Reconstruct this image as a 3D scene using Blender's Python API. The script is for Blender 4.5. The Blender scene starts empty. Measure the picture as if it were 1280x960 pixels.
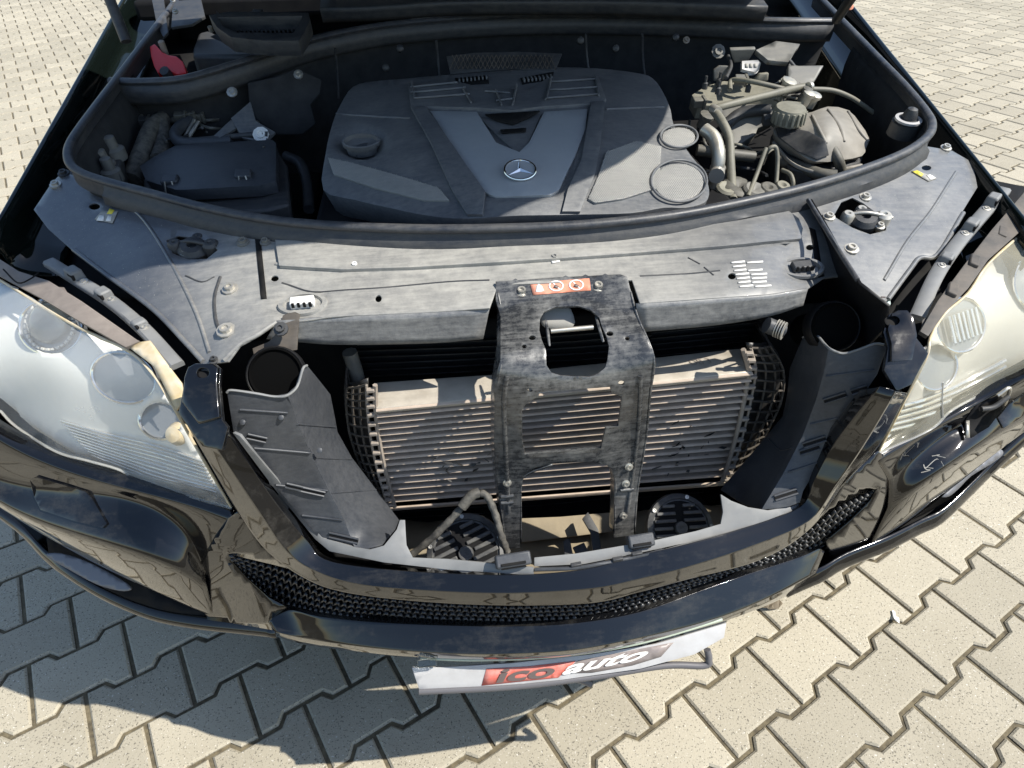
import bpy, bmesh, math, random
import numpy as np
from mathutils import Vector, Matrix
from mathutils.geometry import delaunay_2d_cdt
random.seed(7)
S = bpy.context.scene
R = math.radians
# ------------------------------------------------------------------ camera
CAM = np.array([-.13, -.55, 1.46]); FOC = 843.0; PIT = .8825; ROLL = -.0155; YAW = -.103
WM = np.array(Matrix.Rotation(YAW,3,'Z') @ Matrix.Rotation(PIT,3,'X') @ Matrix.Rotation(ROLL,3,'Z'))
cd = bpy.data.cameras.new('camera'); cam = bpy.data.objects.new('camera', cd); S.collection.objects.link(cam)
cd.sensor_width = 36; cd.lens = FOC/1280*36; cd.clip_end = 500; cd.clip_start = .02
m4 = Matrix([list(r) for r in WM]).to_4x4(); m4.translation = Vector(CAM); cam.matrix_world = m4
S.camera = cam
# ------------------------------------------------------------------ light
SA, SB = .74, -.2                       # metres a shadow moves towards -x / -y for each metre of height
sun_dir = Vector((SA, SB, 1)).normalized()      # towards the sun
ld = bpy.data.lights.new('sun','SUN'); ld.energy = 3.5; ld.angle = R(.5); ld.color = (1,.955,.87)
sun = bpy.data.objects.new('sun', ld); S.collection.objects.link(sun)
sun.location = (3,-1,5); sun.rotation_euler = sun_dir.to_track_quat('Z','Y').to_euler()
W = bpy.data.worlds.new('World'); S.world = W; W.use_nodes = True
wn = W.node_tree; bg = wn.nodes['Background']
sk = wn.nodes.new('ShaderNodeTexSky'); sk.sky_type = 'NISHITA'; sk.sun_disc = False
sk.sun_elevation = math.asin(sun_dir.z); sk.sun_rotation = math.atan2(sun_dir.x, sun_dir.y)
sk.air_density = 1.2; sk.dust_density = .6; sk.ozone_density = 1.5
wn.links.new(sk.outputs[0], bg.inputs[0]); bg.inputs[1].default_value = .092
S.view_settings.view_transform = 'Standard'; S.view_settings.look = 'None'
S.view_settings.gamma = 1; S.view_settings.use_curve_mapping = False
S.view_settings.exposure = .97
S.cycles.max_bounces = 6; S.cycles.diffuse_bounces = 3; S.cycles.glossy_bounces = 3; S.cycles.transmission_bounces = 5; S.cycles.transparent_max_bounces = 6
# ------------------------------------------------------------------ point helpers: photo ray + a known height or distance
def ray(px, py): return WM @ np.array([(px-640)/FOC, (480-py)/FOC, -1.])
def at(px, py, z):
    d = ray(px,py); return CAM + d*((z-CAM[2])/d[2])
def aty(px, py, Y):
    d = ray(px,py); return CAM + d*((Y-CAM[1])/d[1])
def pt(c):                                # (px,py,z) or (px,py,None,y)
    return at(*c[:3]) if c[2] is not None else aty(c[0],c[1],c[3])
def Z(x0, y0, s): return lambda *p: [(x0+p[i]/s, y0+p[i+1]/s) for i in range(0,len(p),2)]
class Surf:                               # smooth surface through a few known points (exact for planes)
    def __init__(s, *ctrl, lam=1e-5):
        A = np.array([(c[0],c[1]) for c in ctrl], float)/400
        t = []
        for c in ctrl:
            d = ray(c[0],c[1]); t.append((c[2]-CAM[2])/d[2] if c[2] is not None else (c[3]-CAM[1])/d[1])
        w = 1/np.array(t); n = len(A); s.A = A
        if n > 3:
            K = s.k(A[:,None]-A[None]) + lam*np.eye(n)
            Pm = np.c_[np.ones(n),A]; M = np.zeros((n+3,n+3)); M[:n,:n]=K; M[:n,n:]=Pm; M[n:,:n]=Pm.T
            sol = np.linalg.solve(M, np.r_[w,np.zeros(3)]); s.c = sol[:n]; s.a = sol[n:]
        else:
            s.c = None; s.a = np.linalg.solve(np.c_[np.ones(3),A], w)
    @staticmethod
    def k(d):
        r2 = (d**2).sum(-1); return .5*r2*np.log(r2+1e-12)
    def __call__(s, px, py):
        q = np.array([px,py])/400; w = s.a[0]+s.a[1:]@q
        if s.c is not None: w = w + s.k(q-s.A)@s.c
        return CAM + ray(px,py)/w
def PZ(z):  return lambda px,py: at(px,py,z)
def PY(y):  return lambda px,py: aty(px,py,y)
def cr(P, n=6, closed=False):             # Catmull-Rom through points of any dimension
    P = [np.array(p,float) for p in P]; N = len(P); out = []
    if N < 3 and not closed:
        return [P[0]+(P[-1]-P[0])*i/n for i in range(n+1)]
    for i in range(N if closed else N-1):
        if closed: a,b,c,d = P[(i-1)%N],P[i],P[(i+1)%N],P[(i+2)%N]
        else: b,c = P[i],P[i+1]; a = P[i-1] if i else 2*b-c; d = P[i+2] if i+2<N else 2*c-b
        for j in range(n):
            t = j/n; out.append(.5*((2*b)+(c-a)*t+(2*a-5*b+4*c-d)*t*t+(3*b-a-3*c+d)*t**3))
    if not closed: out.append(P[-1])
    return out
def lin(P, step, closed=True):
    P = [np.array(p,float) for p in P]; out = []
    for i in range(len(P) if closed else len(P)-1):
        a,b = P[i],P[(i+1)%len(P)]; n = max(1,int(np.linalg.norm((b-a)[:2])/step))
        out += [a+(b-a)*j/n for j in range(n)]
    if not closed: out.append(P[-1])
    return out
# ------------------------------------------------------------------ objects
def link(name, me, m, parent=None, smooth=True, ang=35):
    if smooth:
        for p in me.polygons: p.use_smooth = True
    o = bpy.data.objects.new(name, me); S.collection.objects.link(o)
    if m is not None: me.materials.append(M[m] if isinstance(m,str) else m)
    if parent is not None: o.parent = parent
    if smooth and ang:
        try: me.set_sharp_from_angle(angle=R(ang))
        except Exception: pass
    return o
def mesh(name, V, F, m, parent=None, smooth=True, ang=35):
    me = bpy.data.meshes.new(name); me.from_pydata([tuple(map(float,v)) for v in V], [], F); me.validate(); me.update()
    return link(name, me, m, parent, smooth, ang)
def mods(o, thick=0, bev=0, off=-1, sub=0, ba=40):
    if sub: x = o.modifiers.new('s','SUBSURF'); x.levels = x.render_levels = sub
    if thick: x = o.modifiers.new('t','SOLIDIFY'); x.thickness = thick; x.offset = off; x.use_even_offset = False
    if bev: x = o.modifiers.new('b','BEVEL'); x.width = bev; x.segments = 2; x.limit_method = 'ANGLE'; x.angle_limit = R(ba); x.harden_normals = False
    return o
def inside(p, poly):
    x,y = p; c = False; j = len(poly)-1
    for i in range(len(poly)):
        xi,yi = poly[i]; xj,yj = poly[j]
        if (yi>y)!=(yj>y) and x < (xj-xi)*(y-yi)/(yj-yi)+xi: c = not c
        j = i
    return c
def cut(name, outline, surf, m, parent, thick=.003, holes=(), step=10, rnd=0, relief=None, bev=0, off=(0,0,0), smooth=True, ang=35):
    """sheet with an outline and holes, lying on a surface, with thickness"""
    loops = []
    for k,l in enumerate([outline]+list(holes)):
        l = [tuple(map(float,p)) for p in l]
        l = cr(l, rnd, True) if rnd else lin(l, step)
        loops.append([(float(p[0]),float(p[1])) for p in l])
    V = []; E = []
    for l in loops:
        b = len(V); V += [Vector(p) for p in l]; E += [(b+i, b+(i+1)%len(l)) for i in range(len(l))]
    xs = [v.x for v in V]; ys = [v.y for v in V]; allp = np.array([(v.x,v.y) for v in V])
    gx = np.arange(min(xs)+step*.5, max(xs), step); gy = np.arange(min(ys)+step*.5, max(ys), step)
    for i,y in enumerate(gy):
        for x in gx:
            q = (x+(i%2)*step*.5, y)
            if inside(q,loops[0]) and not any(inside(q,h) for h in loops[1:]) and np.min(((allp-q)**2).sum(1)) > (.45*step)**2: V.append(Vector(q))
    vo,eo,fo,*_ = delaunay_2d_cdt(V, E, [], 0, 1e-4)
    P = []
    for v in vo:
        p = surf(v.x,v.y) + np.array(off)
        if relief: p = p + np.array(relief(v.x,v.y))
        P.append(p)
    F = []
    for f in fo:
        c = (sum(vo[i].x for i in f)/len(f), sum(vo[i].y for i in f)/len(f))
        if inside(c,loops[0]) and not any(inside(c,h) for h in loops[1:]): F.append(list(f)[::-1])   # pixel y runs down
    used = sorted({i for f in F for i in f}); ix = {u:k for k,u in enumerate(used)}
    o = mesh(name, [P[u] for u in used], [[ix[i] for i in f] for f in F], m, parent, smooth, ang)
    me = o.data; fl = 0
    for p in list(me.polygons)[:60]:
        fl += 1 if Vector(p.normal).dot(Vector(CAM)-Vector(p.center)) > 0 else -1
    if fl < 0: me.flip_normals()
    return mods(o, thick, bev)
def grid(name, rows, m, parent, thick=.003, n=4, k=4, smooth=True, bev=0, ang=50, flip=False):
    """rows of 3-D points -> smooth sheet facing the camera side"""
    rr = [cr(r, n) for r in rows]; nc = len(rr[0])
    cols = [cr([r[j] for r in rr], k) for j in range(nc)]
    V = [cols[j][i] for i in range(len(cols[0])) for j in range(nc)]
    F = [(i*nc+j, i*nc+j+1, (i+1)*nc+j+1, (i+1)*nc+j) for i in range(len(cols[0])-1) for j in range(nc-1)]
    o = mesh(name, V, F, m, parent, smooth, ang); me = o.data
    fl = sum(1 if Vector(p.normal).dot(Vector(CAM)-Vector(p.center)) > 0 else -1 for p in me.polygons)
    if (fl < 0) != flip: me.flip_normals()
    return mods(o, thick, bev)
def frames(P):
    P = [Vector(p) for p in P]; T = []
    for i in range(len(P)):
        a = P[max(0,i-1)]; b = P[min(len(P)-1,i+1)]; T.append((b-a).normalized())
    n = T[0].orthogonal().normalized(); N = []
    for t in T:
        n = (n - t*n.dot(t)).normalized(); N.append(n)
    return P,T,N
def tube_vf(pts, r, n=8, seg=10, cap=True, flat=1.0):
    C = cr(pts, n) if n else pts
    P,T,N = frames(C); V = []; F = []
    L = len(P)
    for i in range(L):
        b = T[i].cross(N[i]); ri = r(i/(L-1)) if callable(r) else r
        for j in range(seg):
            a = 2*math.pi*j/seg; V.append(P[i]+N[i]*math.cos(a)*ri+b*math.sin(a)*ri*flat)
    for i in range(L-1):
        for j in range(seg): F.append((i*seg+j, i*seg+(j+1)%seg, (i+1)*seg+(j+1)%seg, (i+1)*seg+j))
    if cap: F.append(tuple(range(seg))[::-1]); F.append(tuple((L-1)*seg+j for j in range(seg)))
    return V,F
def tube(name, pts, r, m, parent, n=8, seg=10):
    V,F = tube_vf(pts, r, n, seg); return mesh(name, V, F, m, parent, True, 60)
def sweep(name, pts, prof, m, parent, n=6, up=(0,0,1), closed_prof=True, side=None):
    """profile (a=sideways, b=up) carried along a path; up stays near the given direction"""
    C = [Vector(p) for p in cr(pts, n)]; V = []; F = []; k = len(prof); U = Vector(up)
    for i in range(len(C)):
        t = (C[min(i+1,len(C)-1)]-C[max(i-1,0)]).normalized(); s = t.cross(U).normalized(); u = s.cross(t)
        for a,b in prof: V.append(C[i]+s*a+u*b)
    for i in range(len(C)-1):
        for j in range(k if closed_prof else k-1): F.append((i*k+j, i*k+(j+1)%k, (i+1)*k+(j+1)%k, (i+1)*k+j))
    if closed_prof: F += [tuple(range(k))[::-1], tuple((len(C)-1)*k+j for j in range(k))]
    o = mesh(name, V, F, m, parent, True, 45)
    bm = bmesh.new(); bm.from_mesh(o.data); bmesh.ops.recalc_face_normals(bm, faces=bm.faces); bm.to_mesh(o.data); bm.free()
    return o
def basis(axis, hint=(0,0,1)):
    w = Vector(axis).normalized(); u = Vector(hint).cross(w)
    if u.length < 1e-3: u = Vector((1,0,0)).cross(w)
    u.normalize(); return u, w.cross(u), w
def lathe(name, c, axis, prof, m, parent, seg=20, sq=1.0, hint=(0,0,1), ang=40):
    """profile of (radius, height along axis)"""
    u,v,w = basis(axis,hint); c = Vector(c); V = []; F = []
    for r,h in prof:
        for j in range(seg):
            a = 2*math.pi*j/seg; V.append(c+u*r*math.cos(a)+v*r*math.sin(a)*sq+w*h)
    for i in range(len(prof)-1):
        for j in range(seg): F.append((i*seg+j, i*seg+(j+1)%seg, (i+1)*seg+(j+1)%seg, (i+1)*seg+j))
    if prof[0][0] > 1e-6: F.append(tuple(range(seg))[::-1])
    if prof[-1][0] > 1e-6: F.append(tuple((len(prof)-1)*seg+j for j in range(seg)))
    return mesh(name, V, F, m, parent, True, ang)
def box(name, c, size, m, parent, ax=None, bev=.003, taper=1.0):
    """bevelled block; ax = (x axis, hint up)"""
    X = Vector((1,0,0)); U = Vector((0,0,1))
    if ax: X = Vector(ax[0]).normalized(); U = Vector(ax[1])
    U = (U - X*U.dot(X)).normalized(); Yv = U.cross(X); c = Vector(c); V = []
    for sz in (-1,1):
        k = taper if sz>0 else 1
        for sx,sy in ((-1,-1),(1,-1),(1,1),(-1,1)): V.append(c+X*sx*size[0]/2*k+Yv*sy*size[1]/2*k+U*sz*size[2]/2)
    F = [(3,2,1,0),(4,5,6,7),(0,1,5,4),(1,2,6,5),(2,3,7,6),(3,0,4,7)]
    o = mesh(name, V, F, m, parent, True, 30); return mods(o, 0, bev)
def prism(name, top, depth, m, parent, bev=.003, d=(0,0,-1), taper=1.0):
    """closed outline of 3-D points pushed along d"""
    top = [Vector(p) for p in top]; n = len(top); cen = sum(top,Vector())/n; d = Vector(d)*depth
    V = top+[cen+(p-cen)*taper+d for p in top]
    F = [tuple(range(n)), tuple(range(2*n-1,n-1,-1))]+[(i,n+i,n+(i+1)%n,(i+1)%n) for i in range(n)]
    o = mesh(name, V, F, m, parent, True, 30)
    bm = bmesh.new(); bm.from_mesh(o.data); bmesh.ops.recalc_face_normals(bm, faces=bm.faces); bm.to_mesh(o.data); bm.free()
    return mods(o, 0, bev)
def bolt(name, p, axis, r, m, parent, h=.006, washer=True):
    prof = [(r*1.7,-.002),(r*1.7,.001),(r*1.05,.0015)] if washer else [(r,-.002)]
    u,v,w = basis(axis); c = Vector(p); V = []; F = []
    prof = prof+[(r,h),(r*.6,h),(r*.5,h*.6),(0.0001,h*.6)]
    return lathe(name, p, axis, prof, m, parent, seg=10, ang=25)
from mathutils.bvhtree import BVHTree
def hit(o, fallback):                     # where the photo ray meets a finished sheet
    me = o.data; T = BVHTree.FromPolygons([v.co[:] for v in me.vertices],[p.vertices[:] for p in me.polygons])
    def f(px,py):
        d = Vector(ray(px,py)).normalized(); r = T.ray_cast(Vector(CAM), d)
        return np.array(r[0]) if r[0] is not None else fallback(px,py)
    return f
def lab(o, text): o['label'] = text; return o
# ------------------------------------------------------------------ materials
M = {}
def mat(name, col, rough=.5, metal=0, col2=None, sc=30, dust=None, damt=.5, dsc=9, bump=0, bsc=200, coat=0, spec=.5, speck=None, rvar=0, stretch=None, dgain=2.6, dust_shade_mask=None):
    m = bpy.data.materials.new(name); m.use_nodes = True; t = m.node_tree; N = t.nodes; L = t.links
    b = N['Principled BSDF']; b.inputs['Roughness'].default_value = rough; b.inputs['Metallic'].default_value = metal
    b.inputs['Coat Weight'].default_value = coat; b.inputs['Coat Roughness'].default_value = .03; b.inputs['Specular IOR Level'].default_value = spec
    g = N.new('ShaderNodeNewGeometry'); pos = g.outputs['Position']
    if stretch:
        mp = N.new('ShaderNodeMapping'); mp.inputs['Scale'].default_value = stretch; L.new(pos, mp.inputs[0]); pos = mp.outputs[0]
    def noise(s, d=4, r=.6):
        n = N.new('ShaderNodeTexNoise'); n.inputs['Scale'].default_value = s; n.inputs['Detail'].default_value = d; n.inputs['Roughness'].default_value = r
        L.new(pos, n.inputs['Vector']); return n.outputs[0]
    def ramp(x, a, c):
        r = N.new('ShaderNodeMapRange'); r.inputs[1].default_value = a; r.inputs[2].default_value = c; L.new(x, r.inputs[0]); return r.outputs[0]
    def mix(f, a, c):
        x = N.new('ShaderNodeMix'); x.data_type = 'RGBA'
        for s,v in ((0,f),(6,a),(7,c)):
            if hasattr(v,'is_linked'): L.new(v, x.inputs[s])
            else: x.inputs[s].default_value = v if s==0 else (*v,1) if len(v)==3 else v
        return x.outputs[2]
    c = (*col,1)
    if col2: c = mix(ramp(noise(sc,5), .35,.65), col, col2)
    rf = None
    if dust:
        def ma(op,x,y,cl=False):
            q = N.new('ShaderNodeMath'); q.operation = op; q.use_clamp = cl
            for i,v in enumerate((x,y)):
                if hasattr(v,'is_linked'): L.new(v,q.inputs[i])
                else: q.inputs[i].default_value = v
            return q.outputs[0]
        mpn = N.new('ShaderNodeMapping'); mpn.inputs['Rotation'].default_value = (.2,.1,.35); mpn.inputs['Scale'].default_value = (.16,1.5,1.5); L.new(g.outputs['Position'], mpn.inputs[0])
        ns = N.new('ShaderNodeTexNoise'); ns.inputs['Scale'].default_value = dsc*2.2; ns.inputs['Detail'].default_value = 6; ns.inputs['Roughness'].default_value = .7; L.new(mpn.outputs[0], ns.inputs[0])
        n12 = ma('ADD', ma('ADD', ma('MULTIPLY',noise(dsc*1.6,10,.8),.4), ma('MULTIPLY',ns.outputs[0],.35)), ma('MULTIPLY',noise(dsc*.2,3,.5),.25))
        f = ma('ADD', ma('MULTIPLY', ma('SUBTRACT',n12,.5), dgain), damt*.52, True)
        if dust_shade_mask:
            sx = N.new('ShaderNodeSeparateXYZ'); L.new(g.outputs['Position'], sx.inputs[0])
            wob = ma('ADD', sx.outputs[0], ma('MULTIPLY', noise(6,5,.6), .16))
            mr = N.new('ShaderNodeMapRange'); mr.interpolation_type = 'SMOOTHSTEP'; mr.inputs[1].default_value = dust_shade_mask[0]; mr.inputs[2].default_value = dust_shade_mask[1]; mr.inputs[3].default_value = dust_shade_mask[2]; mr.inputs[4].default_value = 1; L.new(wob, mr.inputs[0])
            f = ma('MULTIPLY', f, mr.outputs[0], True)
            if len(dust_shade_mask) > 3:
                m2 = N.new('ShaderNodeMapRange'); m2.interpolation_type = 'SMOOTHSTEP'; m2.inputs[1].default_value = dust_shade_mask[3]; m2.inputs[2].default_value = dust_shade_mask[4]; m2.inputs[3].default_value = 1; m2.inputs[4].default_value = dust_shade_mask[5]; L.new(wob, m2.inputs[0])
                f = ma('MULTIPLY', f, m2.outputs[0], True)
        f2 = N.new('ShaderNodeMath'); f2.operation = 'MAXIMUM'; L.new(f, f2.inputs[0])
        sp = N.new('ShaderNodeMath'); sp.operation='MULTIPLY'; L.new(ramp(noise(420,2,.5), .66,.74), sp.inputs[0]); sp.inputs[1].default_value = .55*damt; L.new(sp.outputs[0], f2.inputs[1])
        c = mix(f2.outputs[0], c if hasattr(c,'is_linked') else c, dust); rf = f2.outputs[0]
        rr = N.new('ShaderNodeMapRange'); rr.inputs[3].default_value = rough; rr.inputs[4].default_value = min(1,rough+.45); L.new(rf, rr.inputs[0]); L.new(rr.outputs[0], b.inputs['Roughness'])
        if coat:
            rc = N.new('ShaderNodeMapRange'); rc.inputs[3].default_value = coat; rc.inputs[4].default_value = .1; L.new(rf, rc.inputs[0]); L.new(rc.outputs[0], b.inputs['Coat Weight'])
        if metal:
            rm = N.new('ShaderNodeMapRange'); rm.inputs[3].default_value = metal; rm.inputs[4].default_value = 0; L.new(rf, rm.inputs[0]); L.new(rm.outputs[0], b.inputs['Metallic'])
    if speck:
        for (cc,lo,hi,s) in speck: c = mix(ramp(noise(s,2,.5), lo,hi), c, cc)
    if rvar and not dust:
        rr = N.new('ShaderNodeMapRange'); rr.inputs[1].default_value=.3; rr.inputs[2].default_value=.7; rr.inputs[3].default_value = rough; rr.inputs[4].default_value = rough+rvar; L.new(noise(25,6), rr.inputs[0]); L.new(rr.outputs[0], b.inputs['Roughness'])
    if hasattr(c,'is_linked'): L.new(c, b.inputs['Base Color'])
    else: b.inputs['Base Color'].default_value = c
    if bump:
        bp = N.new('ShaderNodeBump'); bp.inputs['Strength'].default_value = bump; bp.inputs['Distance'].default_value = .002
        L.new(noise(bsc,3), bp.inputs['Height']); L.new(bp.outputs[0], b.inputs['Normal'])
    M[name] = m; return m
DUST = (.36,.32,.25)
mat('black_paint', (.004,.0042,.005), .06, 0, dust=(.10,.095,.085), damt=.0, dsc=12, coat=1, spec=.2)
mat('fender_paint', (.005,.008,.007), .1, 0, coat=.7, spec=.1)
mat('panel_metal', (.036,.045,.062), .28, .1, col2=(.052,.06,.078), sc=60, dust=(.47,.45,.40), damt=1.12, dsc=34, bump=.1, bsc=60, dgain=2.0, coat=.4, dust_shade_mask=(-.56,-.30,.14,.16,.42,.5))  # dust thins towards both ends; the left wing's shade is partly in colour
mat('flange_metal', (.04,.046,.058), .32, .1, col2=(.06,.066,.08), sc=60, dust=(.42,.41,.38), damt=.75, dsc=60, bump=.2, bsc=90, dgain=2.2, coat=.3)
mat('duct_plastic', (.03,.034,.041), .42, 0, col2=(.037,.041,.049), sc=60, dust=(.18,.18,.18), damt=.25, dsc=60, bump=.1, bsc=300, dgain=1.0)
mat('pale_plastic', (.17,.175,.18), .5, 0, col2=(.145,.15,.155), sc=30, dust=(.32,.31,.28), damt=.4, dgain=1.5)
mat('bracket_metal', (.022,.024,.027), .26, 0, col2=(.04,.041,.043), sc=60, dust=(.45,.44,.41), damt=.16, dsc=55, bump=.15, bsc=120, coat=.4, dgain=2.2)
mat('rubber', (.024,.028,.037), .42, 0, col2=(.033,.037,.047), sc=60, dust=(.24,.225,.195), damt=.2, dsc=40, bump=.1, dgain=1.6)
mat('dark_plastic', (.024,.027,.033), .46, 0, dust=(.16,.15,.13), damt=.3, dsc=40, bump=.1, dgain=1.6)
mat('bay_dark', (.010,.010,.011), .75, 0, col2=(.016,.0155,.015), sc=20, spec=.12)
mat('engine_plastic', (.056,.064,.077), .48, 0, col2=(.068,.076,.09), sc=60, dust=(.42,.40,.36), damt=.36, dsc=60, bump=.12, bsc=500, dgain=1.1)
mat('engine_panel', (.29,.315,.338), .42, 0, col2=(.31,.335,.358), sc=60, dust=(.42,.40,.36), damt=.3, dsc=60, bump=.05, dgain=.8)
mat('engine_mesh', (.12,.13,.14), .5, 0, dust=(.50,.475,.42), damt=.85, dsc=50, dgain=.9)
mat('aluminium', (.50,.46,.39), .45, .35, col2=(.38,.34,.28), sc=30, dust=(.50,.44,.36), damt=.6, dsc=30, bump=.15, bsc=150)
mat('core_tube', (.50,.40,.32), .45, .0, col2=(.36,.285,.22), sc=40, dust=(.56,.46,.36), damt=.5, dsc=40, bump=.1, dgain=1.2)
mat('core_fin', (.010,.008,.007), .9, 0, col2=(.05,.038,.028), sc=60, spec=.1)
mat('black_core', (.016,.016,.017), .45, .0, col2=(.04,.037,.033), sc=40)
mat('horn_plastic', (.045,.046,.05), .45, 0, dust=(.26,.25,.22), damt=.4, dsc=25)
mat('chrome', (.80,.80,.80), .12, 1)
mat('zinc', (.55,.53,.48), .35, .85, dust=(.35,.31,.25), damt=.35)
mat('silver_plastic', (.20,.20,.21), .4, .3)
mat('reflector', (.88,.87,.84), .16, .8, rvar=.1)
mat('bowl', (.30,.315,.34), .3, .4)
mat('black_hose', (.03,.03,.03), .45, 0, dust=(.30,.28,.22), damt=.5, dsc=40, dgain=1.5)
mat('metal_pipe', (.5,.48,.42), .35, .8, dust=(.36,.33,.25), damt=.4, dsc=40)
mat('void_black', (.003,.003,.003), .9, spec=.05)
mat('snorkel_black', (.010,.010,.011), .45, spec=.3)
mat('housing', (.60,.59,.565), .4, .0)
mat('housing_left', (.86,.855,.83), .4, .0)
mat('trim_brown', (.165,.138,.118), .6, 0, col2=(.20,.17,.145), sc=40, dust=(.34,.29,.25), damt=.4, dsc=50, dgain=1.2)
mat('trim_beige', (.25,.21,.175), .6, 0, col2=(.30,.255,.21), sc=30, dust=(.42,.36,.30), damt=.35, dsc=40)
mat('trim_dark', (.045,.04,.035), .6, 0, dust=(.25,.21,.17), damt=.5)
mat('red_plastic', (.72,.012,.012), .35)
mat('orange_label', (.74,.25,.14), .5, 0, dust=(.6,.5,.43), damt=.3, dsc=60, dgain=1.4)
mat('red_print', (.66,.13,.09), .45, 0, dust=(.6,.5,.45), damt=.25, dsc=30)
mat('print_dark', (.13,.10,.09), .5); mat('print_white', (.78,.76,.72), .5); mat('print_yellow', (.65,.55,.06), .5)
mat('print_grey', (.32,.31,.28), .6)
mat('plate_white', (.52,.515,.51), .4, 0, col2=(.45,.44,.435), sc=20, dust=(.36,.33,.30), damt=.3, dsc=20, dgain=1.2)
mat('plate_reflection', (.30,.25,.23), .4, 0, col2=(.22,.19,.18), sc=30)
mat('plate_green', (.45,.50,.40), .4); mat('plate_grey', (.12,.115,.12), .5)
mat('hose', (.11,.105,.085), .48, 0, dust=(.36,.34,.26), damt=.45, dsc=30, dgain=1.6)
mat('tank', (.22,.205,.175), .45, 0, col2=(.17,.158,.135), sc=40, dust=(.42,.39,.34), damt=.5, dgain=1.6)
mat('dusty_box', (.12,.115,.09), .5, 0, col2=(.17,.163,.13), sc=30, dust=(.40,.38,.30), damt=.5, dsc=30, dgain=1.6)
mat('grey_cast', (.13,.13,.125), .5, .2, dust=(.30,.28,.23), damt=.5)
mat('tray', (.30,.245,.16), .7, 0, col2=(.22,.18,.12), sc=18, bump=.3, bsc=60)
mat('cloth_tape', (.05,.047,.042), .7, 0, col2=(.13,.12,.1), sc=90, bump=.6, bsc=160)
mat('pale_cap', (.55,.66,.64), .4, 0, dust=(.4,.4,.37), damt=.2)
mat('yellowed', (.55,.43,.24), .4, 0, col2=(.62,.55,.42), sc=40)
mat('mesh_plastic', (.016,.017,.02), .3, 0, dust=(.11,.105,.095), damt=.3, dsc=30, coat=.2)
mat('strap', (.17,.16,.14), .5)
mat('tyre', (.02,.02,.02), .8); mat('leaf_dry', (.15,.12,.08), .8)
mat('insulation', (.028,.029,.031), .9, 0, col2=(.04,.041,.043), sc=30, bump=.4, bsc=90, spec=.2)
def lens_mat(name, tint, haze):
    m = bpy.data.materials.new(name); m.use_nodes = True; t = m.node_tree; N = t.nodes; L = t.links
    b = N['Principled BSDF']; b.inputs['Base Color'].default_value = (*tint,1); b.inputs['Roughness'].default_value = .2; b.inputs['Coat Weight'].default_value = .25
    tr = N.new('ShaderNodeBsdfTransparent'); tr.inputs[0].default_value = (.97,.965,.93,1)
    g = N.new('ShaderNodeNewGeometry'); n = N.new('ShaderNodeTexNoise'); n.inputs['Scale'].default_value = 9; n.inputs['Detail'].default_value = 6; L.new(g.outputs['Position'], n.inputs[0])
    r = N.new('ShaderNodeMapRange'); r.inputs[1].default_value=.3; r.inputs[2].default_value=.75; r.inputs[3].default_value=haze-.09; r.inputs[4].default_value=haze+.12; L.new(n.outputs[0], r.inputs[0])
    mx = N.new('ShaderNodeMixShader'); L.new(r.outputs[0], mx.inputs[0]); L.new(tr.outputs[0], mx.inputs[1]); L.new(b.outputs[0], mx.inputs[2]); L.new(mx.outputs[0], N['Material Output'].inputs[0])
    M[name] = m
lens_mat('lens_cloudy', (.92,.91,.87), .21)
lens_mat('lens_yellow', (.74,.70,.55), .27)
def glass_mat():
    m = bpy.data.materials.new('clear_glass'); m.use_nodes = True; b = m.node_tree.nodes['Principled BSDF']
    b.inputs['Roughness'].default_value = .02; b.inputs['Transmission Weight'].default_value = 1; b.inputs['Base Color'].default_value = (.9,.95,.93,1); M['clear_glass'] = m
glass_mat()
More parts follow.
